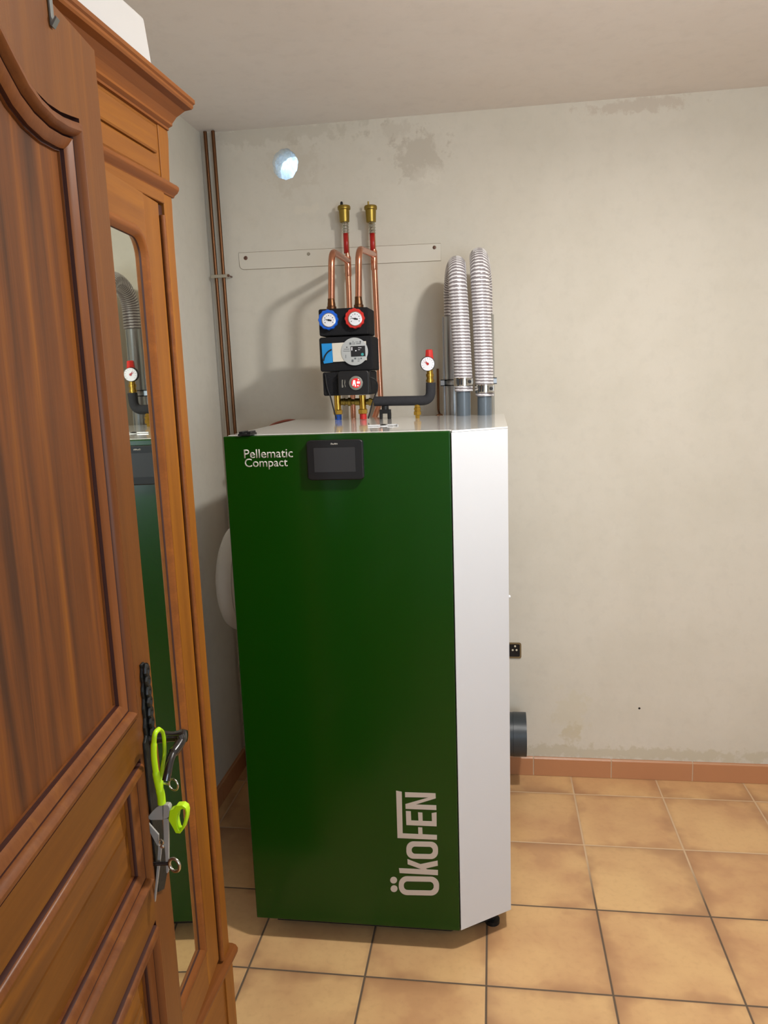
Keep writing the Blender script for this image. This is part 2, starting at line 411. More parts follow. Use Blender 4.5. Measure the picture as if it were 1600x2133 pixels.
# unseen wall behind the camera, its window opening added to let fill light in
b = BM(); wx0, wx1, wz0, wz1 = .2, 1.6, .85, 2.05
box(b, XL, wx0, YR-.2, YR, 0, H); box(b, wx1, XR, YR-.2, YR, 0, H); box(b, wx0, wx1, YR-.2, YR, 0, wz0); box(b, wx0, wx1, YR-.2, YR, wz1, H)
struct(obj('wall_front', b, 'wall2'))
b = BM()
for x0, x1, z0, z1 in ((wx0, wx0+.05, wz0, wz1), (wx1-.05, wx1, wz0, wz1), (wx0, wx1, wz0, wz0+.05), (wx0, wx1, wz1-.05, wz1), (.87, .93, wz0, wz1)): box(b, x0, x1, YR-.12, YR-.06, z0, z1)
struct(obj('added_window_1', b, 'white'))  # frame of the added window, never in view
# stub of wall that carries the wooden door's hinges
# baseboards
b = BM(); joints = [-1.367, -1.07, -.76, -.455, -.148, .158, .469, .78, 1.09, 1.4, 1.71, 2.02, 2.33, 2.5]
bh = .079
for a, c in zip(joints, joints[1:]):
    prism(b, [(a+.0022, 0, .001), (a+.0022, -.011, .001), (a+.0022, -.011, bh-.006), (a+.0022, -.006, bh), (a+.0022, 0, bh)], (c-a-.0044, 0, 0))
ob = struct(obj('baseboard_back', b, 'base')); 
bg_ = BM(); box(bg_, XL, XR, -.0085, 0, .001, bh-.002)
o = obj('grout', bg_, 'grout', ob)
b = BM(); y = -.30
while y > -4.2:
    prism(b, [(XL, y-.0022, .001), (XL+.011, y-.0022, .001), (XL+.011, y-.0022, bh-.006), (XL+.006, y-.0022, bh), (XL, y-.0022, bh)], (0, -.306, 0)); y -= .31
prism(b, [(XL, -.02, .001), (XL+.011, -.02, .001), (XL+.011, -.02, bh-.006), (XL+.006, -.02, bh), (XL, -.02, bh)], (0, -.278, 0))
ob = struct(obj('baseboard_left', b, 'base')); bg_ = BM(); box(bg_, XL, XL+.0085, -4.2, -.012, .001, bh-.002); obj('grout', bg_, 'grout', ob)

# ------------------------------------------------------------------ pellet boiler
XB0, XB1, YF, YB, ZT, Z0 = -.996, -.259, -1.020, -.262, 1.477, .070
XC, YCH = -.404, -.918                              # chamfer
boiler = thing('pellet_boiler', 'tall pellet boiler with glossy green front, white side and white lid, on the tiled floor', 'boiler', (-.64, -.63, 0))
def L(p): return (p[0]+.64, p[1]+.63, p[2])
def lbox(bm, x0, x1, y0, y1, z0, z1): return box(bm, x0+.64, x1+.64, y0+.63, y1+.63, z0, z1)
b = BM(); DT = .032
prism(b, [L(p) for p in ((XB0+.004, YF+DT+.001, Z0+.004), (XC-.012, YF+DT+.001, Z0+.004), (XC+.004, YF+DT-.014, Z0+.004), (XB1-.012, YCH+.012, Z0+.004), (XB1, YCH+.012, Z0+.004), (XB1, YB, Z0+.004), (XB0+.004, YB, Z0+.004))], (0, 0, ZT-Z0-.009))
obj('cabinet_body', b, 'white', boiler, bevel=.002)
b = BM(); prism(b, [L(p) for p in ((XB0+.002, YF+DT+.002, ZT-.0045), (XC+.002, YF+DT+.002, ZT-.0045), (XC+.004, YF+.008, ZT-.0045), (XB1, YCH, ZT-.0045), (XB1, YB, ZT-.0045), (XB0+.002, YB, ZT-.0045))], (0, 0, .0045))
obj('lid', b, 'whitetop', boiler, bevel=.001)
b = BM(); prism(b, [L(p) for p in ((XB0, YF, Z0), (XC, YF, Z0), (XC, YF+DT, Z0), (XB0, YF+DT, Z0))], (0, 0, ZT-Z0-.001))
door = obj('front_door', b, 'green', boiler, bevel=.0025, label='glossy green front door')
b = BM(); prism(b, [L(p) for p in ((XC+.003, YF+.002, Z0), (XB1, YCH, Z0), (XB1, YCH+.012, Z0), (XC+.003, YF+.017, Z0))], (0, 0, ZT-Z0-.005))
obj('corner_panel', b, 'white', boiler, bevel=.0015, label='angled white corner panel')
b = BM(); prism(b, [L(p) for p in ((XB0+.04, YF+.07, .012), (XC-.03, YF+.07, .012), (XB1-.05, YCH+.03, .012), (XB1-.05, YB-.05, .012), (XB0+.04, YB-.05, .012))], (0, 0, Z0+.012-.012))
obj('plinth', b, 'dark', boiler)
for x, y in ((XB0+.06, YF+.12), (XB1-.055, YCH+.035), (XB0+.06, YB-.1), (XB1-.07, YB-.1)):
    b = BM(); lathe(b, L((x, y, 0)), (0, 0, 1), [(0, .022), (.012, .022), (.014, .01), (Z0+.006, .01)], 20); obj('foot', b, 'blackpl', boiler, True)
# hinge cap and clip on the lid
b = BM(); x0 = at(501, 903, YF+.02).x; x1 = at(528, 903, YF+.02).x
lbox(b, x0, x1, YF-.004, YF+.05, ZT, ZT+.006); lbox(b, x0+.002, x0+.014, YF, YF+.045, ZT+.006, ZT+.011); lbox(b, x1-.012, x1-.001, YF, YF+.045, ZT+.006, ZT+.011)
obj('hinge', b, 'blackpl', boiler, bevel=.0015, label='black hinge block')
b = BM(); p = at(799, 889, -.76); lathe(b, L((p.x, -.76, ZT)), (0, 0, 1), [(0, .008), (.004, .008), (.0055, .004)], 20); obj('lid_screw', b, 'blackpl', boiler, True)
b = BM(); lathe(b, L((p.x, -.76, ZT)), (0, 0, 1), [(0, .016), (.001, .016), (.002, .010), (.0021, .009)], 24)
tube(b, [L((p.x-.045, -.765, ZT+.0022)), L((p.x-.01, -.76, ZT+.0022))], .002, 8)
tube(b, [L((p.x+.012, -.765, ZT+.0025)), L((p.x+.028, -.775, ZT+.0025)), L((p.x+.042, -.762, ZT+.0025)), L((p.x+.012, -.755, ZT+.0025))], .0022, 8); obj('wire_seal', b, 'white', boiler, True)
b = BM(); p = at(1060, 1243, -.85); lathe(b, L((XB1, -.85, p.z)), (1, 0, 0), [(0, .005), (.003, .005), (.006, .003)], 16); obj('side_screw', b, 'white', boiler, True)
# lettering
def lt(u, v, y=YF-.0002): return Vector(L(at(u, v, y)))
p = lt(508.8, 954.4); q = lt(610.3, 953.6)
t1 = text_mesh('lettering', 'Pellematic', (q-p).length, 'letter', door, p, (1, 0, 0), (0, 0, 1), .0002, .006, 1.0); t1['label'] = 'silver word Pellematic'
p = lt(510.4, 972.8); q = lt(599.5, 972)
t2 = text_mesh('lettering', 'Compact', (q-p).length, 'letter', door, p, (1, 0, 0), (0, 0, 1), .0002, .006, 1.0); t2['label'] = 'silver word Compact'
# upright logo, drawn letter by letter on the door plane
def lg(u, v): return lt(760+u/4.444, 1560+v/4.444)
b = BM(); DY = (0, -.0006, 0)
def poly(pts): prism(b, [lg(*p) for p in pts], DY)
def lozenge(u0, u1, v0, v1, r, nn=8, skew=0):
    out = []
    for cx, cy, a0 in ((u1-r, v1-r, 0), (u0+r, v1-r, 90), (u0+r, v0+r, 180), (u1-r, v0+r, 270)):
        for k in range(nn+1):
            a = math.radians(a0+90*k/nn); uu = cx+r*math.cos(a); out.append((uu, cy+r*math.sin(a)+skew*(uu-(u0+u1)/2)))
    return out
def ringl(o, i): prism(b, [lg(*p) for p in o], DY, [lg(*p) for p in i])
ringl(lozenge(315, 688, 1180, 1354, 76, skew=.02), lozenge(361, 638, 1227, 1308, 36, skew=.02))
for cu, cv in ((267, 1214), (271, 1293)): prism(b, [lg(cu+32*math.cos(a), cv+31*math.sin(a)) for a in [2*PI*k/20 for k in range(20)]], DY)
poly([(316, 1103), (525, 1113), (397, 1066), (395, 1019), (515, 1066), (674, 1033), (676, 1080), (563, 1106), (580, 1115), (677, 1120), (677, 1168), (323, 1148)])
ringl(lozenge(385, 678, 857, 1017, 66, skew=.02), lozenge(434, 630, 904, 972, 32, skew=.02))
poly([(290, 386), (342, 396), (351, 781), (668, 796), (668, 840), (303, 824)]); poly([(496, 787), (535, 789), (532, 727), (494, 725)])
poly([(380, 574), (426, 576), (430, 661), (497, 664), (493, 586), (533, 589), (536, 666), (622, 669), (619, 594), (664, 586), (665, 716), (385, 704)])
poly([(378, 554), (663, 565), (662, 521), (470, 514), (657, 457), (655, 410), (372, 400), (374, 446), (590, 449), (376, 510)])
o = obj('lettering', b, 'logo', door); o['label'] = 'upright warm grey maker name low on the front'
# control panel
dy = YF-.013
def dp(u, v, y=dy): return Vector(L(at(u, v, y)))
c0, c1 = dp(643, 1001), dp(754, 915)
x0, x1, z0, z1 = c0.x, c1.x, c0.z, c1.z
b = BM()
def bulge(k): return [(x0+(x1-x0)*s, z0+(z1-z0)*t) for s, t in k]
outl = []
for s, t in rrect(0, 1, 0, 1, .07, 4):
    xx = x0+(x1-x0)*s; zz = z0+(z1-z0)*t
    if s > .85: xx += .005*(1-(2*t-1)**2)
    if s < .15: xx -= .005*(1-(2*t-1)**2)
    outl.append((xx, zz))
prism(b, [(x, dy+.63+.0, z) for x, z in outl], (0, .0135, 0))
cp = obj('control_panel', b, 'blackpl', boiler, bevel=.003, label='black touch control panel on the green door')
c0, c1 = dp(655.5, 984), dp(739, 931.5)
b = BM(); prism(b, [(x, dy+.63-.0005, z) for x, z in rrect(c0.x, c1.x, c0.z, c1.z, .001, 2)], (0, .003, 0)); obj('screen', b, 'screen', cp)
p, q = dp(688.5, 926.3), dp(703, 926)
text_mesh('maker_mark', 'ÖkoFEN', (q-p).length, 'letter', cp, p, (1, 0, 0), (0, 0, 1), .0003, .02)

# ------------------------------------------------------------------ things on the lid
# pump group
SY = -.47
pump = thing('pump_group', 'black insulated heating pump group with blue and red thermometers above the boiler lid', 'pump group')
def shell(u0, v0, u1, v1, depth, r, lab, slant=0):
    p, q = at(u0, v1, SY), at(u1, v0, SY); bm = BM(); f_ = SY if 'middle' in lab else SY+.003
    prism(bm, [(x, f_, z) for x, z in rrect(p.x, q.x, p.z, q.z, r, 4)], (0, depth, 0))
    return obj('insulation_shell', bm, 'foam', pump, bevel=.005, label=lab)
shell(665, 639, 766, 700.5, .13, .006, 'top black shell holding the thermometers')
shell(667.5, 698.5, 775, 775, .14, .008, 'middle black shell round the pump')
shell(673.5, 772, 772, 825, .13, .006, 'bottom black shell behind the controller')
def disc(name, u, v, r, y, d, m, parent, seg=32, lobes=0, amp=0, lab=None, prof=None):
    bm = BM(); lathe(bm, at(u, v, y), (0, -1, 0), prof or [(0, r), (d*.8, r), (d, r*.93)], seg, lobes, amp); return obj(name, bm, m, parent, True, lab)
for u, v, mm, lab in ((684.9, 666.5, 'bluepl', 'blue'), (739.8, 663.7, 'redpl', 'red')):
    g = disc('thermometer', u, v, .031, SY+.002, .018, mm, pump, 72, 12, .035, lab+' ribbed thermometer grip')
    disc('dial_rim', u, v+.3, .0225, SY-.0155, .003, 'chrome', g)
    f = disc('dial_face', u, v+.3, .0205, SY-.0182, .001, 'dial', g)
    bm = BM(); c = at(u, v+.3, SY-.0195)
    for k in range(9):
        a = math.radians(-30+k*30); e = c+Vector((math.cos(a)*.0145, 0, math.sin(a)*.0145)); s = .0011 if k % 2 else .0016
        box(bm, e.x-s, e.x+s, c.y, c.y+.0004, e.z-s, e.z+s)
    obj('dial_mark', bm, 'greyink', g)
    bm = BM(); a = math.radians(168); d1 = Vector((math.cos(a), 0, math.sin(a))); n1 = Vector((-d1.z, 0, d1.x))
    prism(bm, [c+d1*.015, c-d1*.001+n1*.0022, c-d1*.009+n1*.0022, c-d1*.009-n1*.0022, c-d1*.001-n1*.0022], (0, -.0006, 0)); lathe(bm, c, (0, -1, 0), [(0, .0032), (.0015, .003)], 16)
    obj('needle', bm, 'ink', g)
# pump head with label
y1 = SY-.004
def plate(name, pts, y, d, m, parent, lab=None):
    bm = BM(); prism(bm, [at(u, v, y) for u, v in pts], (0, d, 0)); return obj(name, bm, m, parent, label=lab)
plate('side_cover', [(669.6, 716), (692, 715), (693.5, 755), (675, 757.5), (672, 748)], y1, .006, 'labelblue', pump, 'translucent blue cover left of the pump label')
ph = plate('label_plate', [(691.5, 715), (762, 710.5), (764, 750), (694, 754)], y1-.001, .007, 'labelbeige', pump, 'beige pump name plate')
disc('round_label', 738.7, 732.2, .0436, y1-.0005, .003, 'labelgrey', ph, 48)
plate('pump_display', [(730.3, 721.3), (760.3, 720), (761.5, 741.8), (731.5, 743.2)], y1-.0042, .002, 'ink', ph)
disc('set_button', 755, 738, .0045, y1-.004, .0015, 'teal', ph, 20)
bm = BM()
for (u, v, uu, vv) in ((732, 723, 734, 730), (740, 729.3, 742.5, 731.7), (746, 724, 753, 725), (746, 728, 750, 729)):
    prism(bm, [at(a, c, y1-.0046) for a, c in ((u, v), (uu, v), (uu, vv), (u, vv))], (0, .0004, 0))
obj('display_marks', bm, 'dial', ph)
bm = BM()
for (u, v, uu, vv) in ((727.5, 713.5, 732, 718), (735, 710, 736, 718.5), (738, 713, 739, 718), (741, 712, 747, 713), (742, 715, 752, 716.5), (749, 710, 752, 714), (716, 727, 728, 728), (715, 731, 729, 732), (721, 722, 724, 724.5), (720, 739, 721, 746), (732.5, 749, 736.5, 754), (738, 745, 742, 748.5), (745, 746, 750, 747), (745, 749, 750, 750), (745, 752, 749, 753), (751, 745, 754, 748)):
    prism(bm, [at(a, c, y1-.0039) for a, c in ((u, v), (uu, v), (uu, vv), (u, vv))], (0, .0005, 0))
obj('label_print', bm, 'greyink', ph)
bm = BM(); tube(bm, smooth_path([at(u, v, y1-.006) for u, v in ((674, 752), (677, 742), (683, 733), (691, 728))]), .0022, 10); obj('cable', bm, 'blackpl', pump, True)
# mixer drive
bm = BM(); p, q = at(705, 824, SY-.024), at(768, 771, SY-.024)
prism(bm, [(x, SY-.024, z) for x, z in rrect(p.x, q.x, p.z, q.z, .010, 5)], (0, .03, 0))
ct = obj('mixer_drive', bm, 'blackpl', pump, bevel=.004, label='black mixing valve drive with red lit dial')
disc('dial_ring', 741.8, 797.8, .0222, SY-.0235, .006, 'greyring', ct, 40)
rl = mat('red dial backlight', (205, 30, 34), .4, emis=(230, 25, 30), es=.5); rw = mat('lit dial symbols', (255, 225, 220), .4, emis=(255, 215, 205), es=1.0)
disc('dial_light', 741.8, 797.8, .0150, SY-.0292, .001, rl, ct, 32)
bm = BM()
for pts in (((736, 792), (740, 792), (740.5, 797), (742, 805), (739.5, 805), (738.5, 800), (737, 800), (736.5, 804), (734.5, 803), (735, 798)), ((743.5, 794.5), (749.5, 794.5), (749.5, 799), (743.5, 799)), ((745.5, 790), (747.5, 790), (747.5, 792), (745.5, 792)), ((744.5, 802), (747, 802), (747, 804.5), (744.5, 804.5))):
    prism(bm, [at(u, v, SY-.0305) for u, v in pts], (0, -.0004, 0))
obj('dial_symbol', bm, rw, ct)
bm = BM()
for pts in (((712, 791), (714.5, 791), (714, 801), (715.5, 804.5), (714.5, 807.5), (712.5, 807.5), (712, 804)), ((718, 791.5), (719, 791), (719.5, 796), (718.5, 800), (720.5, 805), (719.5, 807), (718.5, 804), (717.5, 799.5))):
    prism(bm, [at(u, v, SY-.0245) for u, v in pts], (0, -.0004, 0))
obj('drive_print', bm, 'greyring', ct)
# cables
bm = BM(); tube(bm, smooth_path([at(768, 786, SY-.01), at(779, 789, SY-.008), at(786, 799, SY), at(786, 812, SY), at(781, 825, SY), at(775, 842, SY), at(771, 858, SY), at(767, 872, SY)]), .0022, 10)
obj('cable', bm, 'blackpl', pump, True, 'thin black lead looping down on the right')
bm = BM(); tube(bm, smooth_path([at(678, 780, SY-.002), at(682, 808, SY-.002), at(689, 828, SY), at(694, 848, SY), at(701, 873, SY)]), .0024, 10)
obj('cable', bm, 'blackpl', pump, True, 'thin black lead hanging on the left')
# valves under the shell
VY = -.385
for u, capm, lab in ((704.5, 'bluepl', 'brass valve on a blue cap'), (756.5, 'redpl', 'brass valve on a red cap')):
    c = at(u, 862, VY); zt = at(u, 826, VY).z; c.z = ZT+.0008
    k = u > 730
    bm = BM(); lathe(bm, c, (0, 0, 1), [(.020, .0105), (.021, .0115), (zt-ZT+.004, .0115)], 24)
    v = obj('ball_valve', bm, 'brass', pump, True, lab)
    bm = BM(); lathe(bm, c, (0, 0, 1), [(.0185, .014), (.020, .0165), (.033, .0165), (.035, .014)], 6); obj('union_nut', bm, 'brass', v)
    bm = BM(); lathe(bm, c, (0, 0, 1), [(.0, .0118), (.0182, .0118)], 24); obj('cap', bm, capm, v, True)
bm = BM(); a = at(711, 837, VY); d = at(750, 837, VY)
lathe(bm, a, d-a, [(0, .011), (.008, .011), (.009, .013), (.014, .013), (.015, .010), (.022, .010), (.024, .014), (.034, .014), (.036, .009), (.046, .009), (.048, .012), ((d-a).length, .012)], 20)
obj('cross_fitting', bm, 'brass_dull', pump, True)
bm = BM(); a = at(763, 837, VY); d = at(779, 837, VY); lathe(bm, a, d-a, [(0, .010), (.008, .010), (.009, .013), (.018, .013), (.019, .010), ((d-a).length, .010)], 8); obj('side_fitting', bm, 'brass_dull', pump, True)

# safety branch: foam covered pipe with gauge
sg = thing('safety_branch', 'black foam insulated pipe with pressure gauge and red safety valve, right of the pump group', 'pipe')
bm = BM(); tube(bm, fillet([at(779.5, 836, VY), at(897, 834, VY), at(897.5, 797, VY)], .030, 10), .0160, 20)
obj('pipe_insulation', bm, 'tube_foam', sg, True)
bm = BM(); c = at(896, 798, VY); tp = at(896, 768, VY)
lathe(bm, c, (0, 0, 1), [(0, .011), (.004, .011), (.0045, .0135), (.012, .0135), (.0125, .011), (.020, .011), (.021, .013), (.030, .013), (.031, .0105), (.045, .0105)], 16); obj('valve_body', bm, 'brass', sg, True, 'brass valve body')
bm = BM(); c = at(895, 768, VY); lathe(bm, c, (0, 0, 1), [(.0, .011), (.030, .0115), (.031, .0145), (.050, .0125), (.060, .0115), (.062, .009)], 12, 6, .03); obj('valve_cap', bm, 'redpl', sg, True, 'red cap')
g = disc('pressure_gauge', 891, 758, .0238, VY-.010, .014, 'blackpl', sg, 40, lab='round white pressure gauge')
disc('dial_face', 891, 758, .0218, VY-.0235, .0012, 'dial', g, 40)
bm = BM(); c = at(891, 758, VY-.0250)
for k in range(11):
    a = math.radians(-40+k*26); e = c+Vector((math.cos(a)*.0175, 0, math.sin(a)*.0175)); t_ = Vector((math.cos(a), 0, math.sin(a)))*.0022; nn = Vector((-t_.z, 0, t_.x))*.18
    prism(bm, [e-t_-nn, e+t_-nn, e+t_+nn, e-t_+nn], (0, .0003, 0))
obj('dial_mark', bm, 'greyink', g)
bm = BM(); lathe(bm, c, (0, -1, 0), [(0, .0042), (.001, .0042)], 20)
for a in (125, 150):
    d = Vector((math.cos(math.radians(a)), 0, math.sin(math.radians(a)))); nn = Vector((-d.z, 0, d.x))*.0009; prism(bm, [c+d*.015, c+nn*2, c-nn*2], (0, -.0006, 0))
obj('needle', bm, 'redtape', g)
bm = BM(); c = at(870, 866, VY); c.z = ZT; lathe(bm, c, (0, 0, 1), [(0, .008), (.010, .008), (.011, .0135), (.022, .0135), (.023, .011), (.027, .011), (.028, .0125), (.034, .0125), (.035, .010), (.046, .010)], 6); obj('drain_fitting', bm, 'brass', sg, False, 'brass fitting down to the lid')
bm = BM(); c = at(803, 866, VY); c.z = ZT
box(bm, c.x-.019, c.x-.010, c.y-.012, c.y+.012, c.z, c.z+.022); box(bm, c.x+.008, c.x+.019, c.y-.012, c.y+.012, c.z, c.z+.022); box(bm, c.x-.0185, c.x+.0185, c.y-.013, c.y+.013, c.z+.018, c.z+.032); lathe(bm, c, (0, 0, 1), [(.03, .012), (.044, .012)], 16)
obj('pipe_bracket', bm, 'blackpl', sg, bevel=.002, label='black two legged bracket')

# risers with copper loops and air vents
TY = -.06
for idx, (ut, vt, ub, vb, ul, vl0, vl1, lab, capc) in enumerate((
        (724.5, 545, 735, 870, 690.5, 634, 520, 'left of two copper risers, its brass air vent topped with a black pin', 'blackpl'),
        (779, 532, 793, 830, 747, 630, 515, 'right of two copper risers, its brass air vent topped with a brass pin', 'brass_dull'))):
    r = thing('heating_riser', lab, 'copper pipe', group='copper risers with brass air vents')
    xj = at(ut, vt, TY); base = at(ub, vb, TY)
    top = Vector((xj.x-.004, TY, xj.z+.090)); j = Vector((xj.x, TY, xj.z))
    bm = BM()
    if idx == 0: tube(bm, [j+Vector((0, 0, .02)), j, Vector((base.x, TY, .9))], .0105, 20)
    else: tube(bm, fillet([j+Vector((0, 0, .02)), j, Vector((base.x, TY, 1.53)), Vector((base.x-.03, -.22, 1.40)), Vector((base.x-.03, -.22, 1.2))], .04, 8), .0105, 20)
    obj('riser_pipe', bm, 'copper', r, True)
    bm = BM(); lathe(bm, j, (0, 0, 1), [(-.052, .0112), (-.05, .0122), (-.030, .0122), (-.028, .0125), (.014, .0125), (.016, .0118)], 20); obj('tee_fitting', bm, 'copper', r, True)
    a = at(ul, vl0, -.40); t_ = at(ul, vl1, -.40)
    bm = BM(); tube(bm, fillet([Vector((a.x, -.40, a.z-.004)), Vector((t_.x, -.40, t_.z-.004)), Vector((j.x, TY, j.z+.002))], .055, 12), .0110, 20); obj('loop_pipe', bm, 'copper', r, True)
    bm = BM(); lathe(bm, (a.x, -.40, a.z-.016), (0, 0, 1), [(0, .016), (.008, .016), (.010, .0135), (.022, .0125), (.024, .0118), (.034, .0118)], 20); obj('coupling', bm, 'copper_old', r, True)
    bm = BM(); z0 = at(ut, 525, TY).z; z1_ = at(ut, 486, TY).z; zt2 = at(ut, 462, TY).z; zc = at(ut, 432, TY).z
    tube(bm, [j+Vector((0, 0, .012)), Vector((xj.x-.001, TY, z1_))], .0085, 16); obj('vent_stub', bm, 'copper', r, True)
    bm = BM(); c = Vector((xj.x-.002, TY, z0-.004))
    # tape wraps three quarters of the pipe, the copper shows on the right
    pr = []
    for q in range(15):
        an = math.radians(95+q*15.5); pr.append((math.cos(an), math.sin(an)))
    for zz0, zz1 in ((c.z, z1_),):
        lo = [bm.verts.new((c.x+x*.0098, TY+y*.0098, zz0)) for x, y in pr]; hi = [bm.verts.new((c.x+x*.0098, TY+y*.0098, zz1)) for x, y in pr]
        for q in range(14): bm.faces.new((lo[q], lo[q+1], hi[q+1], hi[q]))
    tp = obj('red_tape', bm, 'redtape', r, True, 'red tape'); so = tp.modifiers.new('s', 'SOLIDIFY'); so.thickness = .0012; so.offset = 1
    bm = BM(); pf = []; nq = 12
    for q in range(nq+1): pf.append((q*(zt2-z1_)/nq, .0112+.0016*math.sin(q*2.1+idx)))
    lathe(bm, (xj.x-.003, TY, z1_), (0, 0, 1), pf, 16, 3, .05); obj('silver_tape', bm, 'foil', r, True, 'crumpled silver tape')
    bm = BM(); lathe(bm, (xj.x-.006, TY, zt2-.002), (0, 0, 1), [(0, .015), (.002, .0175), (.030, .0190), (.043, .0195), (.045, .0232), (.054, .0236), (.058, .021), (.060, .010)], 32); v = obj('air_vent', bm, 'brass_dull', r, True, 'dull brass air vent')
    bm = BM(); lathe(bm, (xj.x-.014, TY, zt2+.054), (0, 0, 1), [(0, .0055 if idx == 0 else .0032), (.014, .005 if idx == 0 else .003), (.017, .003)], 12); obj('vent_pin', bm, capc, v, True)

# pellet hoses: arch from the grey pvc stubs in front to the steel tubes behind
def hose(u0, utop, vtop, vend, dx, lab, clamp_v, clamp_m, tube_top):
    h = thing('pellet_hose', lab, 'hose', group='spiral pellet hoses')
    e = at(u0, vend, -.305); top = at(utop, vtop, -.21); bx = at(u0, 867, -.305)
    yb, rr = -.112, .0305; ya = -.305; cz = top.z-rr-(ya-yb)/-2*1.0; cxm = (top.x)
    R_ = (yb-ya)/2
    P = []
    xr = dx
    zr = tube_top
    N1 = 90; Ltot = (cz-e.z)+PI*R_+(cz-zr)
    pitch = .0103; steps = int(Ltot/pitch*6); rad = []
    for i in range(steps+1):
        s = Ltot*i/steps
        if s < cz-e.z: z = e.z+s; y = ya; f = s/Ltot
        elif s < cz-e.z+PI*R_: a = (s-(cz-e.z))/R_; y = (ya+yb)/2-R_*math.cos(a); z = cz+R_*math.sin(a)
        else: z = cz-(s-(cz-e.z+PI*R_)); y = yb
        # x drifts from the front foot over the crown to the rear tube
        f1 = min(1, s/(cz-e.z+PI*R_/2)); f2 = max(0, (s-(cz-e.z+PI*R_/2))/(Ltot-(cz-e.z+PI*R_/2)))
        x = e.x+(top.x-e.x)*(f1**1.3) if f2 <= 0 else top.x+(xr-top.x)*(math.sin(min(1, f2*1.4)*PI/2))
        P.append(Vector((x, y, z)))
    seg = 28; bm = BM(); rings = []; xax = None
    for i, p in enumerate(P):
        t = (P[min(i+1, len(P)-1)]-P[max(i-1, 0)]).normalized()
        xa = Vector((1, 0, 0)); xa = (xa-t*xa.dot(t)).normalized(); ya_ = t.cross(xa)
        s = Ltot*i/steps; ring = []
        for k in range(seg):
            a = 2*PI*k/seg; ph_ = (s/pitch+k/seg) % 1.0
            r = rr+(.0006 if ph_ < .42 else -.0004)
            ring.append(bm.verts.new(p+(xa*math.cos(a)+ya_*math.sin(a))*r))
        rings.append(ring)
    for i in range(len(P)-1):
        s = Ltot*(i+.5)/steps
        for k in range(seg):
            fc = bm.faces.new((rings[i][k], rings[i][(k+1) % seg], rings[i+1][(k+1) % seg], rings[i+1][k]))
            ph_ = (s/pitch+(k+.5)/seg) % 1.0
            fc.material_index = 0 if ph_ < .42 else 1
    bm.faces.new(rings[0][::-1]); bm.faces.new(rings[-1])
    me = obj('hose_wall', bm, ['rib', 'web'], h, True)
    bm = BM(); lathe(bm, (bx.x, -.305, ZT), (0, 0, 1), [(0, .0245), (e.z-ZT+.004, .0245)], 32); obj('pipe_stub', bm, 'pvc', h, True, 'grey plastic pipe stub')
    c = at(u0-.5, clamp_v, -.305); hz = .0135
    bm = BM(); lathe(bm, c, (0, 0, 1), [(-hz, .0312), (-hz, .0325), (-hz*.4, .0332), (hz*.4, .0332), (hz, .0325), (hz, .0312)], 32)
    cl = obj('hose_clamp', bm, clamp_m, h, True, 'steel band clamp')
    bm = BM(); o = c+Vector((.012, -.034, 0)); box(bm, o.x, o.x+.020, o.y-.005, o.y+.006, o.z-.011, o.z+.011)
    sc = obj('clamp_screw', bm, clamp_m, cl, bevel=.002)
    bm = BM()
    for q in range(2): box(bm, c.x-.020+q*.011, c.x-.014+q*.011, -.305-.0342, -.305-.030, c.z-.0105, c.z+.0105)
    lathe(bm, (o.x+.010, o.y-.005, o.z), (0, -1, 0), [(0, .006), (.002, .006), (.0025, .004)], 16)
    obj('clamp_slot', bm, 'ink', cl)
    return h
hose(966, 950.5, 533.5, 815, -.436, 'grey ribbed spiral hose arching over the lid, the lower left one of two', 795, 'chrome', 1.822)
hose(1010, 996.5, 516.5, 825, -.325, 'grey ribbed spiral hose arching over the lid, the taller right one of two', 809, 'chrome', 1.822)
for x, lab, side in ((-.441, 'shiny galvanised steel tube standing behind the left spiral hose', -1), (-.321, 'shiny galvanised steel tube standing behind the right spiral hose', 1)):
    t_ = thing('steel_tube', lab, 'pipe', group='steel tubes behind the hoses')
    bm = BM(); tube(bm, fillet([(x, YB+.0005, 1.15), (x, -.112, 1.15), (x, -.112, 1.821)], .05), .031, 40); obj('tube_wall', bm, 'steel', t_, True)
    if side < 0:
        bm = BM(); lathe(bm, (x-.030, -.122, 1.2), (0, 0, 1), [(0, .005), (.46, .005), (.475, .003), (.62, .003)], 12); obj('seam_rod', bm, 'steel', t_, True)
    zc = at(935, 797, -.112).z if side < 0 else at(1030, 793, -.112).z
    bm = BM(); lathe(bm, (x, -.112, zc-.008), (0, 0, 1), [(0, .0315), (0, .034), (.002, .0345), (.014, .0345), (.016, .034), (.016, .0315)], 32)
    box(bm, x+side*.033-.008, x+side*.033+.006, -.150, -.110, zc-.010, zc+.010)
    cl = obj('tube_clamp', bm, 'steel', t_, True)
    bm = BM()
    for dz in (-.0115, .0085): lathe(bm, (x, -.112, zc+dz), (0, 0, 1), [(0, .0312), (0, .0352), (.003, .0352), (.003, .0312)], 32); box(bm, x+side*.033-.008, x+side*.033+.006, -.152, -.110, zc+dz, zc+dz+.003)
    obj('clamp_edge', bm, 'blackpl', cl, True)
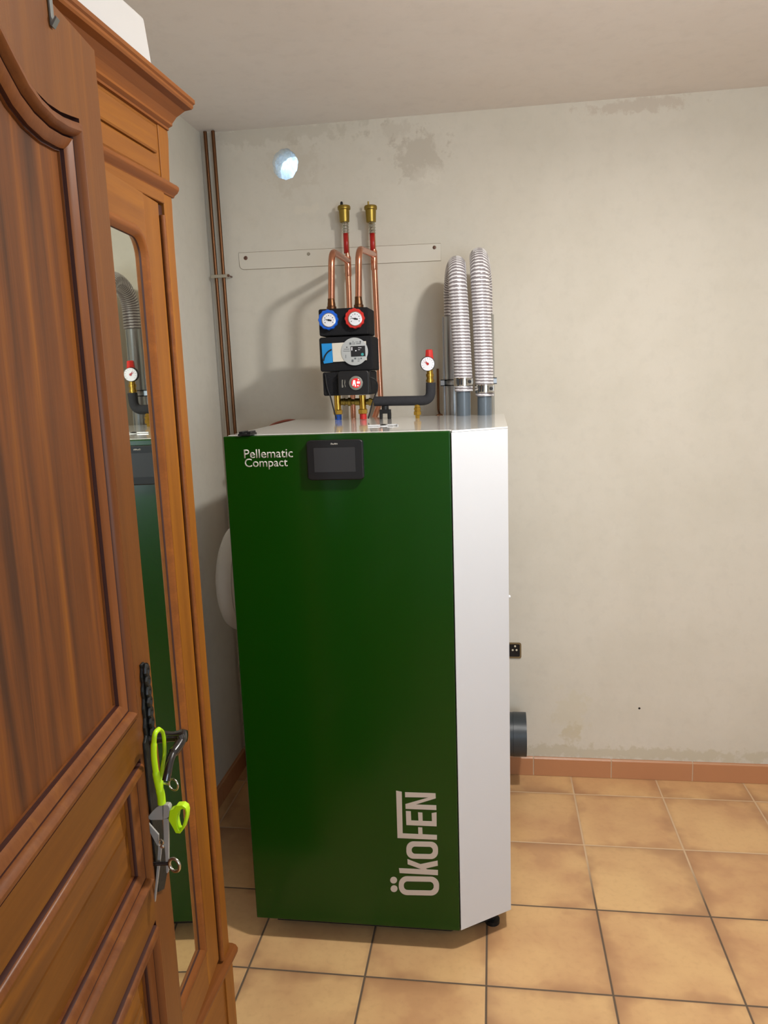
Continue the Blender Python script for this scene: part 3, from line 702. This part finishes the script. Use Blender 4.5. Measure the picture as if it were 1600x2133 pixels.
# little copper line by the tubes
bm = BM(); tube(bm, fillet([at(912, 768, -.03), at(913.5, 856, -.03), at(917, 868, -.09), at(919, 890, -.09)], .012), .0045, 12)
o = obj('copper_line', bm, 'copper_old', None, True); tag(o, 'thin dark copper line running up the wall left of the steel tubes', 'copper pipe')
bm = BM(); tube(bm, fillet([at(921, 885, -.18), at(921, 864, -.18), at(912, 866, -.20), at(900, 876, -.20)], .012), .006, 12)
o = obj('copper_elbow', bm, 'copper_old', None, True); tag(o, 'small copper elbow low behind the lid, at the foot of the left steel tube', 'copper pipe')
M_hb = mat('red brown pipe sleeve', (150, 78, 58), .5)
# red brown pipe curving up from the boiler's back on the left
bm = BM(); fp_ = [Vector((at(552, 896, -.2).x, YB+.0028, 1.40)), at(556, 896, -.22), at(568, 885, -.2), at(588, 878, -.2), at(606, 875.5, -.2), at(625, 880, -.2), at(640, 900, -.22), Vector((at(645, 896, -.2).x, YB+.0028, 1.38))]
tube(bm, smooth_path([L(p) for p in fp_]), .0045, 12); obj('flexible_pipe', bm, M_hb, boiler, True, 'thin red brown pipe behind the lid')

# corner pipes
cy_ = -.028
pl = [(at(427.8, 284, cy_), at(475.6, 900, cy_)), (at(443.8, 277.5, cy_), at(490, 900, cy_))]
for (a, c), lab in zip(pl, ('tarnished copper pipe in the room corner, the left one nearest the side wall', 'tarnished copper pipe in the room corner, the right one of the pair')):
    d = (c-a)/(c.z-a.z); bm = BM(); tube(bm, [a+d*(H-.004-a.z), a+d*(.004-a.z)], .0068, 14)
    o = obj('corner_pipe', bm, 'copper_old', None, True); tag(o, lab, 'copper pipe', 'copper pipes in the corner')
pc = thing('pipe_clip', 'small double clip holding the two corner pipes to the wall', 'clip')
bm = BM(); e0, e1 = at(441, 577, cy_), at(480, 575, cy_)
box(bm, e0.x, e1.x, cy_-.011, cy_-.0065, e0.z-.006, e0.z+.006); obj('clip_bar', bm, 'chrome', pc, bevel=.001)
for q in pl:
    a, c = q; d = (c-a)/(c.z-a.z); p_ = a+d*(e0.z-a.z); bm = BM(); lathe(bm, p_-Vector((0, 0, .006)), (0, 0, 1), [(0, .0068), (0, .0092), (.012, .0092), (.012, .0068)], 16); obj('clip_ring', bm, 'chrome', pc, True)
bm = BM(); lathe(bm, (e1.x-.004, 0, e0.z), (0, -1, 0), [(0, .003), (-cy_+.010, .003), (-cy_+.012, .0055), (-cy_+.015, .0045)], 10); obj('clip_screw', bm, 'screwhead', pc, True)

# painted-over strip on the wall with screws
bm = BM(); q0, q1, q2, q3 = at(497, 508+12, 0), at(918, 507, 0), at(918, 544, 0), at(500, 563, 0)
zt0, zt1, zb1, zb0 = at(497, 527, 0).z, at(918, 507, 0).z, at(918, 543, 0).z, at(502, 562, 0).z
xa, xb = q0.x, q1.x
pts = [(xb, zb1), (xb, zt1), (xa, zt0)]+[(xa+.018-.018*math.cos(a), zb0+.018-.018*math.sin(a)) for a in [0, .4, .8, 1.2, PI/2]]
prism(bm, [(x, -.0025, z) for x, z in pts], (0, .003, 0))
spts = pts
o = obj('mounting_strip', bm, 'rail', None, bevel=.0012); tag(o, 'long flat cream strip painted over on the back wall, behind the risers', 'strip')
bm = BM(); tube(bm, [(x, -.0006, z) for x, z in spts], .0011, 6, closed=True); obj('edge_crack', bm, 'sock_frame', o, label='dark crack line round the strip')
for u, v, mm, rr, lab in ((512, 537.5, 'screwhead', .0075, 'rusty screw plug at the left end of the cream wall strip'), (643, 529, 'chrome', .006, 'shiny round screw head on the cream wall strip left of the risers'), (905, 515.5, 'screwhead', .0065, 'dark screw at the right end of the cream wall strip')):
    p_ = at(u, v, -.0025); bm = BM(); lathe(bm, p_, (0, -1, 0), [(0, rr), (.0015, rr), (.003, rr*.7), (.003, rr*.35), (.001, rr*.3)], 16)
    o = obj('wall_screw', bm, mm, None, True); tag(o, lab, 'screw')
p_ = at(1332, 1475.5, 0); bm = BM(); lathe(bm, p_, (0, -1, 0), [(0, .0045), (.0008, .004)], 10); o = obj('nail_hole_disc', bm, 'dark', None, True); tag(o, 'tiny dark nail hole in the bare wall above the baseboard, right of the boiler', 'nail hole')  # flat dark disc standing in for a small nail hole
# open socket box
sk = thing('socket_box', 'uncovered brown socket box with pale terminals in the wall right of the boiler', 'socket')
p_, q_ = at(1040, 1370, 0), at(1086, 1338.5, 0)
bm = BM(); prism(bm, [(x, -.004, z) for x, z in rrect(p_.x, q_.x, p_.z, q_.z, .008)], (0, .004, 0), [(x, -.004, z) for x, z in rrect(p_.x+.006, q_.x-.006, p_.z+.006, q_.z-.006, .005)]); obj('rim', bm, 'sock_frame', sk)
bm = BM(); prism(bm, [(x, -.001, z) for x, z in rrect(p_.x+.004, q_.x-.004, p_.z+.004, q_.z-.004, .005)], (0, .0009, 0)); obj('recess_plate', bm, 'dark', sk)  # flat plate, its dark colour stands in for the shade of a sunk box
for u, v in ((1068, 1354), (1076, 1354), (1073, 1346)):
    c = at(u, v, -.002); bm = BM(); lathe(bm, c, (0, -1, 0), [(0, .0042), (.003, .0038), (.004, .002)], 8); obj('terminal', bm, 'bone', sk, True)
# flue pipe stub
fp = thing('flue_pipe', 'short dark grey pipe end low behind the boiler, just above the baseboard', 'pipe')
zc = (at(1085, 1487, -.13).z+at(1085, 1571, -.13).z)/2; rr = (at(1085, 1487, -.13).z-at(1085, 1571, -.13).z)/2; xe = at(1096, 1530, -.13).x
bm = BM(); lathe(bm, (xe, -.13, zc), (-1, 0, 0), [(0, rr*.94), (0, rr), (.05, rr), (.051, rr*.985), (.35, rr*.985)], 40); obj('pipe_wall', bm, 'darkpipe', fp, True)
bm = BM(); tube(bm, fillet([(xe-.34, -.13, zc), (xe-.36, -.13, zc), (xe-.36, -.25, zc)], .02), rr*.9, 24); obj('pipe_elbow', bm, 'darkpipe', fp, True)
# expansion vessel between boiler and wall
ev = thing('expansion_vessel', 'flat white expansion vessel standing between the boiler and the side wall', 'vessel')
bm = BM(); R_ = .172
lathe(bm, (-1.148, -.62, .995), (1, 0, 0), [(0, R_*.70), (.003, R_*.84), (.012, R_*.94), (.028, R_), (.056, R_), (.057, R_*1.012), (.062, R_*1.012), (.063, R_), (.088, R_), (.105, R_*.94), (.116, R_*.82), (.12, R_*.6)], 64); obj('tank', bm, 'vessel', ev, True)
bm = BM(); box(bm, -1.09, -1.05, -.66, -.58, 0, .86); obj('stand', bm, 'vessel', ev, bevel=.003)
bm = BM(); tube(bm, smooth_path([(-1.075, -.66, .84), (-1.05, -.72, .6), (-1.045, -.74, .42), (-1.05, -.74, .2), (-1.05, -.70, .004)]), .006, 10); obj('drain_hose', bm, 'blackpl', ev, True, 'thin black hose')

# ------------------------------------------------------------------ wardrobe (local: x out of the front, y along, z up)
arm = thing('wardrobe', 'tall carved brown wooden wardrobe with a mirror door against the side wall', 'wardrobe', (-.915, -1.6, 0), math.radians(-1.5))
SF, SN, DEP = .153, -1.05, .42
b = BM()
# carcass: sides, back, top, bottom, front posts and rails
box(b, -DEP, -.02, SF-.02, SF-.001, .04, 2.11); box(b, -DEP, -.02, SN, SN+.02, .04, 2.11); box(b, -DEP, -DEP+.012, SN, SF, .04, 2.11); box(b, -DEP, -.02, SN, SF, 2.09, 2.11); box(b, -DEP, -.02, SN, SF, .30, .318)
obj('carcass', b, 'aw', arm)
# shaped corner posts: outline wavy towards the free side
def post(y_in, y_out, sgn):
    pts = []
    zs = [0, .28, .31, .36, 1.88, 1.93, 1.96, 2.0, 2.04, 2.08, 2.12]
    offs = [.012, .012, .004, 0, 0, .002, .004, .001, .005, .010, .006]
    bm = BM(); prism(bm, [(-.03, y_in, z) for z in (zs[-1], zs[0])]+[(-.03, y_out+sgn*(o-.006), z) for z, o in zip(zs, offs)], (.03, 0, 0)); return obj('corner_post', bm, 'aw', arm, bevel=.001)
post(.113, SF, 1); post(SN+.04, SN, -1)
b = BM(); box(b, -.028, -.002, SN+.03, .113, 1.99, 2.12); obj('frieze_board', b, 'awr', arm)
# applied frieze panels, each with sunk line round it
b = BM()
for z0, z1 in ((2.0375, 2.085), (1.997, 2.0335)):
    sweep_frame(b, [(.091, z0), (.091, z1), (SN+.1, z1), (SN+.1, z0)], [(0, -.002), (.0, .004), (.003, .006), (.004, .006)], lambda y, z, h: (h, y, z))
    box(b, -.002, .006, SN+.1035, .087, z0+.004, z1-.004)
obj('frieze_panel', b, 'awr', arm)
def mould(name, z0, prof, over=0):               # prof: (out, z) outline extruded along the front, returns at the far end
    bm = BM(); prism(bm, [(x, SN-over, z0+z) for x, z in prof], (0, SF+over-SN+over, 0)); return obj(name, bm, 'awm', arm, bevel=.0015)
mould('waist_moulding', 1.972, [(-.03, 0), (.002, 0), (.004, .004), (.010, .008), (.014, .014), (.014, .019), (.010, .023), (.004, .025), (-.03, .027)], .005)
mould('base_moulding', .300, [(-.03, 0), (.004, 0), (.008, .006), (.014, .012), (.015, .022), (.010, .030), (.002, .033), (-.03, .034)], .010)
# cornice with overhanging end
def cornice():
    prof = [(-.001, 0), (.004, .001), (.004, .006), (.012, .011), (.012, .016), (.022, .030), (.040, .044), (.055, .048), (.058, .052), (.058, .057), (.062, .060), (.062, .068), (.058, .072)]
    z0 = 2.094; bm = BM(); prof = [(p*.84, h*.83) for p, h in prof]
    path = [(-DEP, SF), (0, SF), (0, SN), (-DEP, SN)]
    rings = []
    for (x, y), (ox, oy) in zip(path, ((0, .4), (1, .4), (1, -.4), (0, -.4))): rings.append([bm.verts.new((x+ox*p, y+oy*p, z0+h)) for p, h in prof])
    for i in range(3):
        for k in range(len(prof)-1): bm.faces.new((rings[i][k], rings[i][k+1], rings[i+1][k+1], rings[i+1][k]))
    bm.faces.new([r[-1] for r in rings]); bm.faces.new([r[0] for r in rings][::-1]); bm.faces.new(rings[0]); bm.faces.new(rings[-1][::-1])
    o = obj('cornice', bm, 'awm', arm)
cornice()
b = BM(); box(b, -.028, -.004, SN+.03, .125, .05, .305); obj('drawer_front', b, 'awr', arm, bevel=.004)
b = BM(); box(b, -.03, .004, SN-.004, SF+.006, .0, .055); obj('base_board', b, 'awr', arm, bevel=.004)
# far door, hinged by the corner post and standing slightly open
def adoor(y_h, y_f, ang, withmirror):
    d = bpy.data.objects.new('wardrobe_door', None); C.objects.link(d); d.parent = arm; d.location = (0, y_h, 0); d.rotation_euler = (0, 0, ang)
    sg_ = -1 if y_f < y_h else 1; W = abs(y_f-y_h); z0, z1 = .352, 1.950; st = .078
    def bx(bm, a, c, zz0, zz1, x0=-.024, x1=0): box(bm, x0, x1, min(sg_*a, sg_*c), max(sg_*a, sg_*c), zz0, zz1)
    bm = BM(); bx(bm, 0, st, z0, z1); obj('stile', bm, 'aw', d, bevel=.002)
    bm = BM(); bx(bm, W-st, W, z0, z1)
    # slight seam between rail and stile
    obj('stile', bm, 'aw', d, bevel=.002)
    mb = .437; mt = 1.888
    bm = BM(); bx(bm, st, W-st, z0, mb-.004); obj('rail', bm, 'awr', d)
    bm = BM()
    # top rail with rounded shoulders
    r_ = .05; pts = [(st, z1), (st, mt-r_)]
    for k in range(7): a = PI/2*k/6; pts.append((st+r_-r_*math.cos(a)*1.0, mt-r_+r_*math.sin(a)))
    for k in range(7): a = PI/2*k/6; pts.append((W-st-r_+r_*math.sin(a), mt-r_+r_*math.cos(a)))
    pts += [(W-st, z1)]
    prism(bm, [(0, sg_*y, z) for y, z in pts], (-.024, 0, 0)); obj('rail', bm, 'awr', d)
    # moulding inside the frame
    path = [(st, mb)]; 
    path += [(st+r_-r_*math.cos(PI/2*k/6), mt-r_+r_*math.sin(PI/2*k/6)) for k in range(7)]
    path += [(W-st-r_+r_*math.sin(PI/2*k/6), mt-r_+r_*math.cos(PI/2*k/6)) for k in range(7)] + [(W-st, mb)]
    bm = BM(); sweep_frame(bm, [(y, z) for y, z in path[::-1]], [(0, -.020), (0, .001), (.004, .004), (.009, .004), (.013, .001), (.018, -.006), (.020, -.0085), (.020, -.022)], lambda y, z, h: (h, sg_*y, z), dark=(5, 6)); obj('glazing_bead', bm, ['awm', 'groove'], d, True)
    bm = BM(); prism(bm, [(-.008, sg_*y, z) for y, z in path], (-.005, 0, 0)); obj('mirror', bm, 'mirror', d)
    return d
adoor(.088, -.455, math.radians(5.8), True)
adoor(SN+.045, -.458, 0, True)
# bead on the post beside the door
b = BM(); tube(b, [(0, .1015, .34), (0, .1015, 1.93)], .006, 12); obj('door_bead', b, 'awm', arm, True)
b = BM(); box(b, -.02, -.005, .0885, .1135, .34, 1.950); obj('door_gap', b, 'groove', arm)
b = BM(); box(b, -.02, .004, SN+.03, .110, 1.952, 1.974); obj('top_rail', b, 'awr', arm, bevel=.003)

# white box on the wardrobe
p0 = at(322, 128, -1.52); b = BM()
base = 2.1545
lo = [(-1.13, -1.50), (-.96, -1.50), (-.915, -1.99), (-1.2, -1.99)]
e_lo = at(322, 130, -1.50); e_hi = at(301, 36, -1.56)
va = [b.verts.new(v) for v in ((e_lo.x, -1.50, base), (e_lo.x-.25, -1.50, base), (e_lo.x-.25, -2.0, base), (e_lo.x-.02, -2.0, base))]
zt_ = e_hi.z
vb = [b.verts.new(v) for v in ((e_hi.x, -1.56, zt_), (e_hi.x-.20, -1.56, zt_+.0), (e_hi.x-.22, -1.94, zt_), (e_hi.x-.02, -1.94, zt_))]
b.faces.new(va[::-1]); b.faces.new(vb)
for i in range(4): j = (i+1) % 4; b.faces.new((va[i], va[j], vb[j], vb[i]))
o = obj('cardboard_box', b, 'box', None, bevel=.006); tag(o, 'plain white box lying on top of the wardrobe under the ceiling', 'box')

# ------------------------------------------------------------------ wooden room door (local: x out of the visible face, y towards the free edge)
dr = bpy.data.objects.new('door_1', None); C.objects.link(dr); dr.location = (-.80, -1.94, 0); dr.rotation_euler = (0, 0, math.radians(7.8)); dr['kind'] = 'structure'
W = .80; TH = .04; Zt = 2.041
S = .078
b = BM(); box(b, -TH, 0, -S, 0, .006, Zt); obj('stile', b, 'dframe', dr); b = BM(); box(b, -TH, 0, -W, -W+S, .006, Zt); obj('stile', b, 'dframe', dr)
arch = [(-S, 1.935), (-.105, 1.930), (-.135, 1.925), (-.168, 1.923), (-.200, 1.926), (-.224, 1.933), (-.250, 1.948), (-.275, 1.964), (-.305, 1.978), (-.345, 1.989), (-.40, 1.993)]
arch = arch+[(-W-p[0], p[1]) for p in arch[-2::-1]]
b = BM(); prism(b, [(0, y, z) for y, z in arch]+[(0, -W+S, Zt), (0, -S, Zt)], (-TH, 0, 0)); obj('top_rail', b, 'dframe', dr)
for z0, z1 in ((1.103, 1.160), (.850, .912), (.006, .150)):
    b = BM(); box(b, -TH, 0, -W+S, -S, z0, z1); obj('rail', b, 'drail', dr)
PR = [(0, 0), (.0005, -.009), (.0055, -.009), (.006, .003), (.010, .007), (.016, .008), (.020, .005), (.0225, -.001), (.0228, -.006), (.0248, -.006), (.025, -.001), (.033, -.004), (.037, -.008), (.0372, -.012), (.0395, -.012), (.0395, -.018)]
def dm(path, k=1.0):
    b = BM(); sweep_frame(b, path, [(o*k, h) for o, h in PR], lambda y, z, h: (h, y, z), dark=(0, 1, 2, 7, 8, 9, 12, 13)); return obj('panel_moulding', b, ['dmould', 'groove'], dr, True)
up = [(-W+S, 1.160), (-S, 1.160)]+arch
# orientation: inward offset must be to the left of travel
dm(up)
for z0, z1 in ((.912, 1.103), (.150, .850)): dm([(-W+S, z0), (-S, z0), (-S, z1), (-W+S, z1)], .8)
b = BM(); prism(b, [(-.015, y, z) for y, z in [(-W+S, 1.160), (-S, 1.160)]+arch], (-.008, 0, 0)); obj('door_panel', b, 'dpanel', dr, label='upper panel with dark vertical grain')
for z0, z1 in ((.912, 1.103), (.150, .850)):
    b = BM(); box(b, -.024, -.016, -W+S, -S, z0, z1)
    m1 = .052; m2 = .075
    y0, y1_ = -W+S+m1, -S-m1
    sweep_frame(b, [(y0, z0+m1), (y1_, z0+m1), (y1_, z1-m1), (y0, z1-m1)], [(0, -.016), (.020, -.006), (.0205, -.004)], lambda y, z, h: (h, y, z))
    box(b, -.016, -.004, y0+.0205, y1_-.0205, z0+m1+.0205, z1-m1-.0205)
    obj('door_panel', b, 'dpanel2', dr, label='raised lower panel')
def ltd(p):                                      # world -> door local
    c, s = math.cos(math.radians(-7.8)), math.sin(math.radians(-7.8)); q = Vector(p)-Vector((-.80, -1.94, 0)); return Vector((c*q.x-s*q.y, s*q.x+c*q.y, q.z))
# lock plate
b = BM()
orn = []
pz = [1.228, 1.222, 1.210, 1.200, 1.190, 1.178, 1.165, 1.150, 1.138, 1.125]
for i, z in enumerate(pz): orn.append((-.040+(.004+.004*(i % 2)+.0012*i), z))
left = [(-.040-(.004+.004*((i+1) % 2)+.0012*i), z) for i, z in enumerate(pz)]
prism(b, [(0, y, z) for y, z in orn+[(-.020, 1.118), (-.020, .885), (-.040, .872), (-.064, .885), (-.064, 1.118)]+left[::-1]], (.004, 0, 0))
plt_ = obj('lock_plate', b, 'ironmat', dr, bevel=.001, label='black wrought iron lock plate')
b = BM(); tube(b, [(.004+.003, -.040+.006*math.sin(i*.9), 1.225-i*.0045) for i in range(24)], .0035, 8); tube(b, [(.004+.003, -.040-.006*math.sin(i*.9), 1.225-i*.0045) for i in range(24)], .0035, 8); obj('twisted_ornament', b, 'ironmat', plt_, True)
pz_ = 1.113; py = -.035
b = BM(); lathe(b, (.003, py, pz_), (1, 0, 0), [(0, .0135), (.006, .0125), (.008, .0095), (.018, .0085), (.032, .0070), (.040, .0085), (.046, .0105), (.052, .0085), (.053, .004)], 20)
HP = [at(374, 1534, -1.977), at(377, 1543, -1.980), at(370, 1556, -1.990), at(360, 1570, -2.002), at(353.5, 1588, -2.014), at(350, 1606, -2.022), at(346, 1626, -2.028)]
HP = smooth_path([ltd(p) for p in HP]); tube(b, HP, [.0072]*8+[.0070]*16+[.0058]*(len(HP)-24), 14)
hd = obj('door_handle', b, 'iron', dr, True, 'glossy black lever handle')
def on_door(u, v, n_=0.0):                       # point n_ in front of the door face
    d = ray(u, v); c, s = math.cos(math.radians(7.8)), math.sin(math.radians(7.8)); nv = Vector((c, s, 0)); A = Vector((-.80, -1.94, 0))+nv*n_
    k = (A-Vector((CX, CY, CZ))).dot(nv)/d.dot(nv); return Vector((CX, CY, CZ))+d*k
KY = -2.015
key = thing('door_key', 'small steel key with a round ring bow in the black lock plate under the lever', 'key')
c = at(361.5, 1634.5, KY); b = BM(); tube(b, [c+Vector((math.cos(a)*.0074, -.002*math.cos(a), math.sin(a)*.0084)) for a in [2*PI*k/28 for k in range(28)]], .0014, 10, closed=True); obj('bow', b, 'chrome', key, True)
b = BM(); tube(b, [c+Vector((-.0074, .001, 0)), c+Vector((-.030, .005, 0))], .0016, 10); obj('shank', b, 'chrome', key, True)
bolt = bpy.data.objects.new('bolt_ring', None)
c = ltd(at(365, 1798, KY)); b = BM()
tube(b, [c+Vector((math.cos(a)*.0080, -.004-.003*math.cos(a), math.sin(a)*.0098)) for a in [2*PI*k/28 for k in range(28)]], .0024, 10, closed=True)
# open the band into a ring
br = obj('bolt_ring', b, 'chrome', dr, True, 'small shiny turn ring')
b = BM(); tube(b, [c+Vector((-.010, 0, 0)), Vector((.003, c.y, c.z))], .003, 10); obj('bolt_spindle', b, 'iron', dr, True)
# garden snips hanging by one grip from the lever
sn = thing('garden_snips', 'garden snips with lime green grips hanging open from the black door handle', 'snips')
def K(u, v, dy=0): return at(u, v, KY+dy)
PXM = (K(340, 1600)-K(341, 1600)).length
b = BM()
Lp = smooth_path([K(331, 1519, .008), K(323, 1528, -.006), K(320.5, 1550, -.007), K(321, 1580, -.007), K(325, 1610, -.005), K(330, 1635, -.002), K(335, 1655), K(337, 1674)])
tube(b, Lp, [.0035]*16+[.0042]*16+[.0052]*12+[.0058]*(len(Lp)-44), 14)
Rp = smooth_path([K(331, 1519, .008), K(339, 1526, .030), K(342.5, 1550, .036), K(342, 1575, .030), K(338, 1600, .012), K(336, 1625, .002), K(337, 1650)])
tube(b, Rp, .0028, 12)
obj('grip', b, 'lime', sn, True, 'long lime green grip loop over the lever')
def cr(u, v, dy=0): return K(280+u/8.53, 1650+v/8.53, dy)
b = BM()
outer = [(600, 500), (620, 335), (700, 300), (735, 245), (850, 238), (915, 285), (935, 360), (925, 480), (880, 650), (810, 742), (730, 735), (680, 640)]
inner = [(745, 500), (765, 400), (790, 350), (820, 320), (860, 300), (895, 320), (905, 380), (890, 470), (850, 600), (800, 690), (775, 660), (755, 580)]
prism(b, [cr(*p, -.006) for p in outer], (0, .012, 0), [cr(*p, -.006) for p in inner]); obj('grip', b, 'lime', sn, bevel=.002, label='short lime green finger grip')
b = BM(); prism(b, [cr(*p, -.002) for p in ((225, 462), (300, 360), (380, 280), (440, 240), (500, 235), (500, 495), (290, 498))], (0, .003, 0)); obj('ratchet_plate', b, 'greymetal', sn, bevel=.0006)
b = BM(); prism(b, [cr(*p, -.005) for p in ((505, 240), (540, 228), (600, 232), (628, 280), (615, 440), (575, 470), (505, 490))], (0, .009, 0)); prism(b, [cr(*p, -.002) for p in ((505, 480), (600, 470), (610, 800), (608, 1400), (590, 1450), (560, 1440), (540, 1100), (515, 850))], (0, .004, 0)); obj('long_arm', b, 'greymetal', sn, bevel=.0012)
b = BM(); prism(b, [cr(*p, .001) for p in ((180, 515), (215, 512), (430, 760), (430, 960), (400, 950), (240, 660))], (0, .003, 0)); obj('short_arm', b, 'greymetal', sn, bevel=.0006)
b = BM(); prism(b, [cr(*p, .002) for p in ((420, 950), (480, 960), (470, 1120), (430, 1450), (370, 1950), (345, 1990), (345, 1900), (400, 1300))], (0, .003, 0)); obj('blade', b, 'greymetal', sn, bevel=.0006, label='long pointed blade')
b = BM(); c = cr(480, 890, -.005); tube(b, [c+Vector((math.cos(a)*.0026, 0, math.sin(a)*.0042)) for a in [2*PI*k/20 for k in range(20)]], .0012, 8, closed=True); lathe(b, cr(485, 980, -.006), (0, 1, 0), [(0, .002), (.001, .003), (.009, .003)], 12); obj('spring', b, 'chrome', sn, True)
# hook over the door top
hk = thing('over_door_hook', 'grey metal hook strip hung over the top edge of the wooden door', 'hook')
c = on_door(105, 20, .002); q = on_door(110, 56, .002); rot = Matrix.Rotation(math.radians(7.8), 4, 'Z')
b = BM(); lp = ltd(q); w_ = .0045
for x0, x1, z0, z1 in ((.001, .0028, lp.z, Zt+.0025), (-TH-.0028, -TH-.001, Zt-.05, Zt+.0025), (-TH-.0028, .0028, Zt+.0007, Zt+.0025)): box(b, x0, x1, lp.y-w_, lp.y+w_, z0, z1)
prism(b, [(.001, lp.y-w_, lp.z), (.003, lp.y-w_, lp.z-.001), (.009, lp.y-w_, lp.z+.008), (.0075, lp.y-w_, lp.z+.010)], (0, 2*w_, 0))
bmesh.ops.transform(b, matrix=Matrix.Translation((-.80, -1.94, 0)) @ rot, verts=b.verts)
o = obj('hook_strip', b, 'hook', hk)
